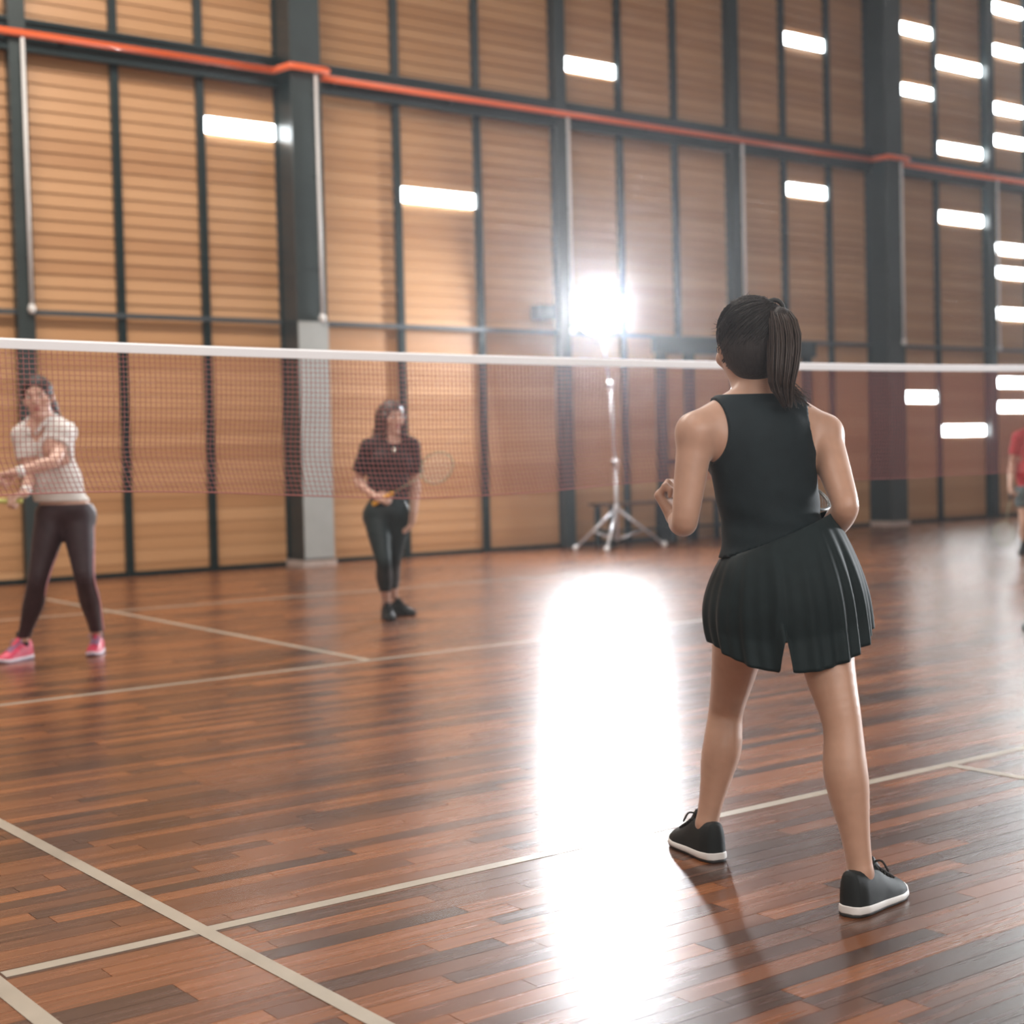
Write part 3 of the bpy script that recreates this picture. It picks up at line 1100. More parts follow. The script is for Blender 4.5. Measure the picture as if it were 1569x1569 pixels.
def shoe(parent, ankle, toe_dir, mats, s=1.0, heel_back=0.065):
    """sports shoe: upper, with sole, tongue and laces as sub-parts. Ground is z = 0."""
    f = unit([toe_dir[0], toe_dir[1], 0])
    l = np.array([-f[1], f[0], 0])
    o = np.array([ankle[0], ankle[1], 0]) - f * heel_back * s
    L = 0.262 * s

    def wd(u):
        return s * np.interp(u, [0, 0.04, 0.15, 0.3, 0.45, 0.62, 0.75, 0.88, 0.96, 1.0],
                             [0.014, 0.029, 0.0385, 0.0400, 0.0400, 0.0440, 0.0455, 0.039, 0.025, 0.009])

    def ht(u):
        return s * np.interp(u, [0, 0.03, 0.15, 0.34, 0.42, 0.55, 0.7, 0.85, 0.95, 1.0],
                             [0.080, 0.112, 0.110, 0.106, 0.108, 0.088, 0.068, 0.054, 0.042, 0.028])

    zs = 0.018 * s
    us = np.concatenate([np.linspace(0, 0.1, 6), np.linspace(0.14, 0.88, 22), np.linspace(0.91, 1.0, 7)])
    na = 15
    V, F = [], []
    for u in us:
        w_, h_ = wd(u), ht(u)
        ank = np.interp(u, [0, 0.1, 0.3, 0.42, 0.6], [0.92, 0.93, 0.95, 0.80, 0.5])
        for k in range(na):
            t = math.pi * k / (na - 1)
            c_, s_ = math.cos(t), math.sin(t)
            yy = w_ * math.copysign(abs(c_) ** (0.55), c_)
            zz = zs + (h_ - zs) * abs(s_) ** 0.75
            yy *= 1 - (1 - ank) * (abs(s_) ** 2)
            V.append(o + f * u * L + l * yy + UP * zz)
    for i in range(len(us) - 1):
        for k in range(na - 1):
            F.append((i * na + k, i * na + k + 1, (i + 1) * na + k + 1, (i + 1) * na + k))
    F.append(tuple(range(na))[::-1])
    F.append(tuple((len(us) - 1) * na + k for k in range(na)))
    up_ = mk('shoe', V, F, mats[0], parent, True)
    V, F = [], []
    ring = [(u, 1) for u in us] + [(u, -1) for u in us[::-1]]
    nr = len(ring)
    for nm, rows, mt_ in (('outsole', [(0.0, 0.92), (0.002, 0.99), (0.007, 1.0)], mats[2]),
                          ('sole', [(0.006, 0.99), (0.009, 1.04), (0.015, 1.04), (0.020, 1.01), (0.022, 0.98)], mats[1])):
        V, F = [], []
        for z_, m_ in rows:
            for u, sg in ring:
                toe = 0.012 * s * max(0, (u - 0.78) / 0.22) ** 2
                hz = z_ * s * (1.25 - 0.40 * u)
                V.append(o + f * ((u - 0.5) * 1.025 + 0.5) * L + l * sg * (wd(u) * m_ + 0.001) + UP * (hz + toe))
        for i in range(len(rows) - 1):
            for k in range(nr):
                q = (k + 1) % nr
                F.append((i * nr + k, i * nr + q, (i + 1) * nr + q, (i + 1) * nr + k))
        F.append(tuple(range(nr))[::-1])
        F.append(tuple((len(rows) - 1) * nr + k for k in range(nr)))
        mk(nm, V, F, mt_, up_, True)
    mb_ = MB()
    for q in range(5):
        u = 0.42 + q * 0.062
        z_ = ht(u) + 0.002
        for sg in (1, -1):
            mb_.tube([o + f * (u * L) + l * 0.024 * s * sg + UP * (z_ - 0.010 * s), o + f * (u * L + 0.008 * s) + UP * (z_ + 0.002),
                      o + f * (u * L + 0.016 * s) - l * 0.024 * s * sg + UP * (z_ - 0.014 * s)], 0.0032 * s, 5)
    for sg in (1, -1):
        mb_.tube(spline([o + f * 0.41 * L + UP * (ht(0.41) + 0.002), o + f * 0.43 * L + l * sg * 0.03 * s + UP * (ht(0.41) + 0.014),
                         o + f * 0.47 * L + l * sg * 0.045 * s + UP * (ht(0.41) - 0.012)], 8), 0.003 * s, 5)
    mb_.out('laces', mats[2], up_, True)
    V, F = tube(spline([o + f * 0.36 * L + UP * (ht(0.36) + 0.012), o + f * 0.42 * L + UP * (ht(0.42) + 0.004), o + f * 0.58 * L + UP * (ht(0.58))], 8),
                [0.016 * s, 0.02 * s, 0.02 * s, 0.018 * s, 0.016 * s, 0.014 * s, 0.012 * s, 0.008 * s], 8)
    mk('tongue', V, F, mats[0], up_, True)
    return up_


def racket(butt, d, n, label, grip_mat, frame_mat, group='rackets', smat=None):
    """butt end of the grip, direction of the shaft, normal of the string bed"""
    d = unit(d)
    n = unit(n - d * (n @ d))
    sd = np.cross(d, n)
    o = np.asarray(butt, float)
    r_ = empty('badminton_racket', o, label, 'racket', group)
    V, F = tube([o, o + d * 0.01, o + d * 0.16, o + d * 0.18], [0.0165, 0.0150, 0.0135, 0.007], 10)
    mk('grip', V, F, grip_mat, r_, True)
    V, F = tube([o + d * 0.175, o + d * 0.415], 0.0042, 8)
    mk('shaft', V, F, frame_mat, r_, True)
    c = o + d * 0.545
    ra, rb = 0.125, 0.100
    ang = np.linspace(0, 2 * math.pi, 40, endpoint=False)
    ring = [c + d * ra * math.cos(a) + sd * rb * math.sin(a) * (1 - 0.08 * math.cos(a)) for a in ang]
    V, F = tube(ring, 0.0055, 6, False, True)
    mk('head_frame', V, F, frame_mat, r_, True)
    mb_ = MB()
    for q in np.linspace(-0.88, 0.88, 20):
        h_ = ra * math.sqrt(1 - q * q)
        mb_.tube([c + sd * rb * q - d * h_, c + sd * rb * q + d * h_], 0.0006, 3, False)
        w_ = rb * math.sqrt(1 - q * q)
        mb_.tube([c + d * ra * q - sd * w_, c + d * ra * q + sd * w_], 0.0006, 3, False)
    tag(mb_.out('strings', smat or M_STRING, r_), kind='stuff')
    return r_


M_STRING = mat('racket_string', (0.75, 0.78, 0.70), 0.4)
M_HAIR = mat('dark_hair', (0.018, 0.014, 0.013), 0.55, 0, 0.35, noise=0.4, nscale=160, bump=0.5, bscale=350, vscale=(1, 1, 0.08))
M_STRAND = mat('hair_strand', (0.042, 0.027, 0.021), 0.45, 0, 0.5)
M_HAIRB = mat('brown_hair', (0.040, 0.022, 0.016), 0.42, 0, 0.6, noise=0.4, nscale=160, bump=0.5, bscale=350, vscale=(1, 1, 0.08))
M_SKIN = mat('skin', (0.46, 0.275, 0.195), 0.42, 0, 0.4, noise=0.06, nscale=25, sss=0.12, sheen=0.35)
M_SKINF = mat('skin_fair', (0.60, 0.37, 0.28), 0.45, 0, 0.4, noise=0.05, nscale=25, sss=0.12, sheen=0.25)
M_EYE = mat('eye_white', (0.75, 0.73, 0.70), 0.3)
M_IRIS = mat('iris', (0.02, 0.012, 0.008), 0.2)
M_LIP = mat('lips', (0.42, 0.12, 0.11), 0.4)
M_BROW = mat('eyebrow', (0.025, 0.017, 0.013), 0.6)


def face_parts(body, c, F, U, s):
    X, F, U = frame(F, U)
    for q in (-1, 1):
        e = c + (X * q * 0.031 + F * 0.0735 + U * 0.006) * s
        V, Fc = sphere(e, np.array([0.0145, 0.0105, 0.0085]) * s, 12, 8, [X, F, U])
        ey = mk('eye', V, Fc, M_EYE, body, True)
        V, Fc = sphere(e + F * 0.0070 * s, np.array([0.0062, 0.0045, 0.0062]) * s, 10, 6, [X, F, U])
        mk('iris', V, Fc, M_IRIS, ey, True)
        V, Fc = tube([c + (X * q * a + F * b + U * h_) * s for a, b, h_ in ((0.014, 0.089, 0.024), (0.03, 0.087, 0.029), (0.046, 0.077, 0.025))],
                     [0.002 * s, 0.0034 * s, 0.0016 * s], 6)
        mk('eyebrow', V, Fc, M_BROW, body, True)
    V, Fc = sphere(c + (F * 0.0895 - U * 0.057) * s, np.array([0.021, 0.006, 0.0045]) * s, 12, 6, [X, F, U])
    mk('upper_lip', V, Fc, M_LIP, body, True)
    V, Fc = sphere(c + (F * 0.0890 - U * 0.066) * s, np.array([0.018, 0.006, 0.0050]) * s, 12, 6, [X, F, U])
    mk('lower_lip', V, Fc, M_LIP, body, True)


def strands(mb_, paths_fn, n, r=0.0012, sides=3, seg=9):
    for _ in range(n):
        P_ = spline(paths_fn(), seg)
        k = len(P_)
        mb_.tube(P_, [r * (1 - 0.75 * (i / (k - 1)) ** 3) for i in range(k)], sides, False)


def sel(prims, *names):
    return [p for p in prims if any(p['g'].startswith(n) for n in names)]


# ------------------------------------------------------------------ the player seen from behind
M_BLACKTOP = mat('black_jersey', (0.007, 0.014, 0.017), 0.75, 0, 0.25, noise=0.12, nscale=30, bump=0.12, bscale=500, sheen=0.08)
M_BLACKSH = mat('black_shorts', (0.008, 0.016, 0.018), 0.7, 0, 0.25, noise=0.12, nscale=30, bump=0.1, bscale=500, sheen=0.08)
M_SHOEB = mat('black_shoe_mesh', (0.016, 0.020, 0.021), 0.6, 0, 0.3, bump=0.3, bscale=900)
M_SOLEW = mat('white_sole', (0.72, 0.70, 0.68), 0.5)
M_LACEB = mat('black_lace', (0.02, 0.02, 0.02), 0.7)

D = 3.80
gL, gR = ground(1078, 1314), ground(1335, 1396)
dL, dR = (gL - CAM) @ FWD, (gR - CAM) @ FWD
ja = dict(
    pelvis=J(1192, 868, D), pf=heading(5), chest=J(1170, 712, D + 0.04), cf=heading(14), neck=J(1160, 612, D + 0.07),
    head=J(1145, 530, D + 0.09), hf=unit(heading(12) - UP * 0.12), hs=1.0,
    shL=J(1066, 664, D - 0.01), shR=J(1262, 666, D + 0.08),
    elL=J(1049, 802, D - 0.03), elR=J(1297, 778, D - 0.07),
    wrL=J(1036, 796, D + 0.19), wrR=J(1258, 836, D + 0.13),
    hdL=unit(heading(50) * 0.55 + UP * 0.8), hnL=unit(FLATR * 0.9 - heading(0) * 0.5), htL=1, hcL=(70, 90, 60),
    hdR=unit(heading(40) + UP * 0.1), hnR=unit(heading(90) * 0.8 + UP * 0.3), htR=-1, hcR=(70, 80, 60),
    hipL=J(1150, 888, D + 0.03), hipR=J(1240, 888, D - 0.03),
    knL=J(1114, 1085, D + 0.33), knR=J(1289, 1105, D - 0.16),
    anL=J(1083, 1262, dL), anR=J(1319, 1338, dR),
    ftL=heading(21), ftR=heading(-43), wide=1.0)
SC = 0.985
pa = body_prims(ja, SC)
f = field_of(pa, 0.0048)
V, F = f.mesh()
basea = np.array([(gL[0] + gR[0]) / 2, (gL[1] + gR[1]) / 2, 0.0])
pA = mk('person', V, F, M_SKIN, None, True, loc=basea)
tag(pA, 'woman seen from behind in black tank top and shorts with a ponytail, legs apart', 'person', 'badminton players')

# tank top
Xc, Fc, Uc = frame(ja['cf'], unit(ja['neck'] - ja['pelvis']))
ft = field_of(sel(pa, 'torso', 'neck'), 0.0048, 0.0075)
aL, aR = J(1052, 654, D - 0.01), J(1270, 652, D + 0.08)
zneck = J(1160, 603, D)[2]
hemo = J(1185, 812, D - 0.1)
hemn = unit(UP * 1.0 + FLATR * -0.34)


def tank_region(X):
    d = dotp(X, np.array([0, 0, zneck]), UP)
    d = np.maximum(d, -(dotp(X, hemo, hemn)) - 0.03)
    d = np.maximum(d, -ellX(X, aL, (0.092, 0.30, 0.130), [Xc, Fc, UP]))
    d = np.maximum(d, -ellX(X, aR, (0.082, 0.30, 0.112), [Xc, Fc, UP]))
    nk = ja['neck'] + Fc * 0.12 + UP * 0.02
    return np.maximum(d, -ellX(X, nk, (0.075, 0.11, 0.09), [Xc, Fc, UP]))


X = ft.all()
_h = np.clip(1 - np.abs(X[2] - J(1185, 800, D)[2]) / 0.10, 0, 1)
_l = dotp(X, ja['pelvis'], FLATR)
ft.D -= (0.004 * _h + 0.0022 * _h * np.sin(75 * X[2] + 24 * _l) + 0.0012 * np.sin(38 * _l + 9 * X[2])).astype(np.float32)
region(ft, tank_region)
V, F = ft.mesh()
mk('tank_top', V, F, M_BLACKTOP, pA, True)

# shorts: flared, pleated cloth with a notch at the back
wc, hc = J(1190, 818, D), J(1208, 1008, D)
naz, nz = 300, 36
V, F = [], []
for layer in (0, 1):
    for i in range(nz):
        t = i / (nz - 1)
        for k in range(naz):
            ph = 2 * math.pi * k / naz               # 0 = image right, 90 deg = towards the camera
            c = lerp(wc, hc, t)
            e_ = t ** 0.75
            a_ = 0.140 + (0.204 - 0.140) * e_ + 0.022 * math.sin(math.pi * t)
            b_ = 0.120 + (0.205 - 0.120) * e_ + 0.026 * math.sin(math.pi * min(1, t * 1.3))
            side = max(0.0, math.cos(ph))
            pl = (0.0010 + 0.0050 * t) * (math.sin(15 * ph + 0.7 * math.sin(3 * ph)) * 0.6 + 0.4 * math.sin(31 * ph + 2))
            pl += 0.010 * t * side ** 2 * math.sin(26 * ph)
            rr = 1 + (pl - (0.003 if layer else 0)) / 0.17
            lift = 0.052 * (abs(math.cos(ph)) ** 3) + 0.02 * max(0, math.cos(ph)) - 0.01 * math.sin(ph)
            nt_ = 0.0
            for c0 in (math.pi / 2 + 0.20, -math.pi / 2):
                dd = abs((ph - c0 + math.pi) % (2 * math.pi) - math.pi)
                nt_ = max(nt_, 0.085 * max(0, 1 - dd / 0.075) ** 0.8)
            ztilt = 0.055 * math.cos(ph) * (1 - t)
            p_ = c + FLATR * a_ * rr * math.cos(ph) - FLATF * b_ * rr * math.sin(ph)
            p_ = p_ + UP * ((lift + nt_) * t ** 2 + ztilt)
            V.append(p_)
for layer in (0, 1):
    o_ = layer * naz * nz
    for i in range(nz - 1):
        for k in range(naz):
            l = (k + 1) % naz
            q = (o_ + i * naz + k, o_ + (i + 1) * naz + k, o_ + (i + 1) * naz + l, o_ + i * naz + l)
            F.append(q if layer == 0 else q[::-1])
o_ = naz * nz
for i, fl in ((0, False), (nz - 1, True)):
    for k in range(naz):
        l = (k + 1) % naz
        q = (i * naz + k, i * naz + l, o_ + i * naz + l, o_ + i * naz + k)
        F.append(q[::-1] if fl else q)
mk('shorts', V, F, M_BLACKSH, pA, True)

shoe(pA, ja['anL'], ja['ftL'], (M_SHOEB, M_SOLEW, M_LACEB), 0.96)
shoe(pA, ja['anR'], ja['ftR'], (M_SHOEB, M_SOLEW, M_LACEB), 0.96)

# hair: cap, ponytail core and loose strands
hc_, hF, hU = ja['head'], ja['hf'], UP
hX, hF, hU = frame(hF, hU)
hA = [hX, hF, hU]
hp = [ell('hair', hc_ + hU * 0.024 - hF * 0.026, np.array([0.085, 0.100, 0.098]), hA, 0.02),
      ell('hair', hc_ - hU * 0.030 - hF * 0.046, np.array([0.070, 0.062, 0.072]), hA, 0.03)]
tailp = [J(1186, 474, D + 0.03), J(1196, 486, D - 0.01), J(1202, 520, D - 0.03), J(1200, 560, D - 0.045), J(1198, 592, D - 0.05), J(1206, 622, D - 0.06)]
tr = [0.020, 0.028, 0.034, 0.032, 0.024, 0.006]
for a, b, r0, r1 in zip(tailp[:-1], tailp[1:], tr[:-1], tr[1:]):
    hp.append(cone('hair', a, b, r0 * 0.8, r1 * 0.8, 0.012))
fh = field_of(hp, 0.0048)
nape = hc_ - hU * 0.095


def hair_region(X):
    d = -ellX(X, hc_ + hF * 0.105 - hU * 0.045, (0.085, 0.105, 0.10), hA)
    d2 = -ellX(X, hc_ + hX * -0.088 + hF * 0.02 - hU * 0.060, (0.022, 0.045, 0.05), hA)
    return np.maximum(d, d2)


region(fh, hair_region)
V, F = fh.mesh()
hairA = mk('hair', V, F, M_HAIR, pA, True)
mb = MB()
rs = random.Random(3)


def tail_path():
    a = rs.random() * 2 * math.pi
    q = math.sqrt(rs.random())
    out = []
    dxn, dyn = math.cos(a) * q, math.sin(a) * q
    ext_ = rs.random()
    for i, p_ in enumerate(tailp):
        w_ = tr[i] * (1.12 if i < 5 else 1.5) + (0.004 if i > 0 else 0)
        out.append(p_ + FLATR * dxn * w_ - FLATF * dyn * w_ + UP * (rs.random() - 0.5) * 0.01)
    if ext_ < 0.3:
        out[-1] = lerp(out[-2], out[-1], 0.3 + 0.9 * rs.random())
    if ext_ > 0.6:
        out[-1] = J(1206 + 12 * dxn, 590 + 10 * dyn, D - 0.055)
        out.append(J(1212 + 32 * rs.random(), 600 + 26 * rs.random(), D - 0.06 + 0.03 * rs.random()))
    return out


strands(mb, tail_path, 260, 0.0019)


CC, CR = hc_ + hU * 0.024 - hF * 0.026, np.array([0.085, 0.100, 0.098])
_t = (tailp[0] - CC)
TD = unit(np.array([_t @ hX, _t @ hF, _t @ hU]) / CR)


def cap_path():
    # combed over the skull from the hairline to the ponytail base
    while True:
        v = unit(np.array([rs.gauss(0, 1), rs.gauss(0, 1) - 0.4, rs.gauss(0, 1) - 0.2]))
        if v[2] > -0.78 and not (v[1] > 0.35 and v[2] < 0.45):
            break
    e_ = 1.008 + rs.random() * 0.022
    out = []
    for t_ in (0, 0.33, 0.66, 1.0):
        q = unit(v * (1 - t_) + TD * t_) * CR * (e_ + 0.03 * t_)
        out.append(CC + hX * q[0] + hF * q[1] + hU * q[2])
    return out


mbc = MB()
strands(mbc, cap_path, 700, 0.0013, 3, 8)
tag(mbc.out('combed_strands', M_HAIR, hairA, True), kind='stuff')


def fly_path():
    th = rs.uniform(0, 2 * math.pi)
    el_ = rs.uniform(0.1, 1.3)
    v = np.array([math.cos(th) * math.cos(el_) * 0.085, math.sin(th) * math.cos(el_) * 0.100, math.sin(el_) * 0.098])
    w_ = lambda q, m_: hc_ + hU * 0.024 - hF * 0.026 + (hX * q[0] + hF * q[1] + hU * q[2]) * m_
    t_ = np.array([rs.uniform(-1, 1), rs.uniform(-1, 1), rs.uniform(-0.5, 0.5)]) * 0.016
    return [w_(v, 0.99), w_(v, 1.03) + t_ * 0.5, w_(v, 1.05 + rs.random() * 0.05) + t_]


strands(mb, fly_path, 130, 0.0006)
tag(mb.out('loose_strands', M_STRAND, hairA, True), kind='stuff')
V, F = tube([tailp[0] + (FLATR * math.cos(a) + UP * math.sin(a)) * 0.024 for a in np.linspace(0, 2 * math.pi, 16, endpoint=False)], 0.006, 6, False, True)
mk('hair_tie', V, F, M_LACEB, hairA, True)
face_parts(pA, hc_, hF, hU, SC)
M_FRAME = mat('racket_frame_dark', (0.03, 0.035, 0.035), 0.35)
M_GRIPB = mat('racket_grip_black', (0.03, 0.03, 0.03), 0.7)
hw = ja['wrR'] + unit(ja['hdR']) * 0.075
lo_, hi_ = 0.0, 1.2
for _ in range(30):                              # how far away the head is, from the racket's length
    md_ = (lo_ + hi_) / 2
    if np.linalg.norm(J(1222, 752, D + md_) - hw) < 0.455 and True:
        lo_ = md_
    else:
        hi_ = md_
hd_ = J(1222, 752, D + lo_)
rd = unit(hd_ - hw)
racket(hw - rd * 0.09, rd, unit(-FLATF + FLATR * 0.3 + UP * 0.8), 'dark racket held in front of the ponytailed woman, mostly hidden by her', M_GRIPB, M_FRAME, smat=M_FRAME)

# ------------------------------------------------------------------ the player in white at the left
M_WHITE = mat('white_polo', (0.66, 0.63, 0.60), 0.8, 0, 0.2, noise=0.05, nscale=30, bump=0.1, bscale=400)
M_LEGM = mat('maroon_leggings', (0.040, 0.022, 0.026), 0.55, 0, 0.35, noise=0.15, nscale=25, sheen=0.1)
M_PIPE = mat('pink_piping', (0.55, 0.28, 0.32), 0.6)
M_SHOEP = mat('pink_shoe', (0.58, 0.045, 0.10), 0.5, noise=0.25, nscale=40)
M_SHOEG = mat('grey_lilac_sole', (0.72, 0.68, 0.74), 0.5)
M_LACEP = mat('lilac_lace', (0.35, 0.25, 0.40), 0.6)
M_SOCK = mat('black_sock', (0.012, 0.012, 0.013), 0.9)
M_BAND = mat('white_wristband', (0.75, 0.74, 0.72), 0.9)
M_SHADE = mat('pale_green_grip', (0.62, 0.62, 0.20), 0.6)

D = 8.80
gR, gL = ground(36, 1011), ground(148, 1000)
TC = -FLATF                                     # towards the camera
jb = dict(
    pelvis=J(97, 783, D), pf=unit(TC - FLATR * 0.25), chest=J(74, 694, D - 0.02), cf=unit(TC - FLATR * 0.35), neck=J(66, 644, D - 0.04),
    head=J(58, 608, D - 0.07), hf=unit(TC + FLATR * 0.12 - UP * 0.10), hu=unit(UP - FLATR * 0.10), hs=1.0,
    shR=J(35, 668, D - 0.06), shL=J(101, 663, D + 0.03),
    elR=J(47, 732, D - 0.08), elL=J(83, 708, D - 0.22),
    wrR=J(38, 756, D - 0.28), wrL=J(24, 724, D - 0.33),
    hdR=unit(-FLATR * 0.8 - UP * 0.35 + TC * 0.3), hnR=unit(TC * 0.4 - UP), htR=1, hcR=(65, 75, 60),
    hdL=unit(-FLATR - UP * 0.25), hnL=unit(-UP + TC * 0.3), htL=-1, hcL=(65, 75, 60),
    hipR=J(80, 792, D - 0.02), hipL=J(118, 790, D + 0.02),
    knR=J(58, 890, D - 0.10), knL=J(129, 885, D - 0.10),
    anR=J(35, 982, (gR - CAM) @ FWD), anL=J(149, 974, (gL - CAM) @ FWD),
    ftR=np.array([-0.85, -0.45, 0]), ftL=unit(TC + FLATR * 0.1), wide=1.04)
SB = 1.05
pb = body_prims(jb, SB)
f = field_of(pb, 0.0062)
V, F = f.mesh()
pB = mk('person', V, F, M_SKINF, None, True, loc=np.array([(gR[0] + gL[0]) / 2, (gR[1] + gL[1]) / 2, 0]))
tag(pB, 'woman in white short-sleeved top and dark leggings, feet apart behind the net', 'person', 'badminton players')


def leggings(parent, prims, m, h, ztop_, zbot_, inf=0.005):
    fl = field_of(sel(prims, 'torso', 'leg'), h, inf)
    X = fl.all()
    fl.D = np.maximum(fl.D, np.maximum(X[2] - ztop_, zbot_ - X[2]).astype(np.float32))
    V_, F_ = fl.mesh()
    return mk('leggings', V_, F_, m, parent, True)


def shirt(parent, prims, j, m, h, zhem, sleeve, name, inf=0.012, vneck=0.06, hemflare=0.0):
    """top with short sleeves; sleeve = fraction of the upper arm"""
    tp = sel(prims, 'torso')
    for sk in 'LR':
        sh, el = j['sh' + sk], j['el' + sk]
        tp = tp + [cone('sl', sh, lerp(sh, el, sleeve), 0.048, 0.050, 0.02)]
    wa = lerp(j['pelvis'], j['chest'], 0.45)
    Xc_, Fc_, Uc_ = frame(j['cf'], unit(j['neck'] - j['pelvis']))
    tp = tp + [ell('sl', wa, (0.135 + hemflare, 0.105 + hemflare, 0.16), [Xc_, Fc_, Uc_], 0.04)]
    fl = field_of(tp, h, inf)
    X = fl.all()
    d = np.maximum(zhem - X[2], -99)
    for sk in 'LR':
        sh, el = j['sh' + sk], j['el' + sk]
        ax_ = unit(el - sh)
        c_ = lerp(sh, el, sleeve)
        rad = np.sqrt((X[0] - c_[0]) ** 2 + (X[1] - c_[1]) ** 2 + (X[2] - c_[2]) ** 2)
        cutp = np.where(rad < 0.10, dotp(X, c_, ax_), -1.0)
        d = np.maximum(d, cutp)
    nk = j['neck'] + Fc_ * 0.10 + UP * 0.0
    d = np.maximum(d, -ellX(X, nk, (0.062, 0.11, 0.055 + vneck), [Xc_, Fc_, Uc_]))
    d = np.maximum(d, -ellX(X, j['neck'] + UP * 0.05, (0.066, 0.066, 0.075), [Xc_, Fc_, Uc_]))
    fl.D = np.maximum(fl.D, d.astype(np.float32))
    V_, F_ = fl.mesh()
    return mk(name, V_, F_, m, parent, True)


def hair_cap(parent, c, F_, U_, s, m, extra, h=0.006, face=(0.066, 0.075, 0.098), fo=(0.092, -0.030)):
    X_, F_, U_ = frame(F_, U_)
    A_ = [X_, F_, U_]
    hp_ = [ell('hair', c + (U_ * 0.024 - F_ * 0.018) * s, np.array([0.084, 0.104, 0.097]) * s, A_, 0.02)] + extra
    fh_ = field_of(hp_, h)
    region(fh_, lambda X: -ellX(X, c + (F_ * fo[0] + U_ * fo[1]) * s, tuple(v * s for v in face), A_))
    V_, Fc_ = fh_.mesh()
    return mk('hair', V_, Fc_, m, parent, True)


lg = leggings(pB, pb, M_LEGM, 0.0062, J(97, 772, D)[2], 0.13)
mb = MB()                                       # piping down the outside of each leg
for hk, kk, ak, sg in (('hipL', 'knL', 'anL', 1), ('hipR', 'knR', 'anR', 1)):
    P = [jb[hk] + FLATR * 0.092 * SB, lerp(jb[hk], jb[kk], 0.5) + FLATR * 0.074 * SB, jb[kk] + FLATR * 0.055 * SB,
         lerp(jb[kk], jb[ak], 0.4) + FLATR * 0.056 * SB, jb[ak] + FLATR * 0.036 * SB + UP * 0.03]
    if hk == 'hipR':
        P = P[1:]
    mb.tube(spline(P, 20), 0.006, 6)
mb.out('piping', M_PIPE, lg, True)
top_b = shirt(pB, pb, jb, M_WHITE, 0.0062, J(97, 768, D)[2], 0.55, 'polo_shirt', 0.012, 0.075, 0.008)
Xc, Fc, Uc = frame(jb['cf'], unit(jb['neck'] - jb['pelvis']))
mb = MB()                                       # collar
for q in (-1, 1):
    a0 = jb['neck'] + Xc * q * 0.068 - Fc * 0.03 + UP * 0.012
    mb.tube(spline([jb['neck'] - Fc * 0.072 + UP * 0.025, a0, jb['neck'] + Xc * q * 0.058 + Fc * 0.055 - UP * 0.02, jb['neck'] + Xc * q * 0.022 + Fc * 0.105 - UP * 0.085], 14), 0.013, 6)
mb.out('collar', M_WHITE, top_b, True)
for sk in 'LR':
    V, F = tube([jb['an' + sk] + UP * 0.055, jb['an' + sk] + UP * 0.0, jb['an' + sk] - UP * 0.03], [0.038, 0.036, 0.036], 14)
    mk('sock', V, F, M_SOCK, pB, True)
    a, b = jb['el' + sk], jb['wr' + sk]
    V, F = tube([lerp(a, b, 0.80), lerp(a, b, 0.98)], [0.031, 0.029], 14)
    mk('wristband', V, F, M_BAND, pB, True)
    shoe(pB, jb['an' + sk], jb['ft' + sk], (M_SHOEP, M_SHOEG, M_LACEP), 1.0)
hc_, hF = jb['head'], jb['hf']
hX, hF, hU = frame(hF, jb['hu'])
hair_cap(pB, hc_, hF, jb['hu'], SB, M_HAIR,
         [cone('hair', hc_ - hF * 0.06 + hU * 0.02, hc_ - hF * 0.09 - hU * 0.06 - hX * 0.03, 0.06, 0.05, 0.03),
          cone('hair', hc_ - hF * 0.09 - hU * 0.06 - hX * 0.03, hc_ - hF * 0.085 - hU * 0.17 - hX * 0.075, 0.05, 0.035, 0.03)])
face_parts(pB, hc_, hF, jb['hu'], SB)
hw = jb['wrR'] + unit(jb['hdR']) * 0.075 * SB
rd = unit(-FLATR + UP * 0.02 + TC * 0.15)
racket(hw - rd * 0.06 - UP * 0.01, rd, unit(UP * 0.6 + TC), 'pale green racket in the hand of the woman in white', M_SHADE, M_SHADE)

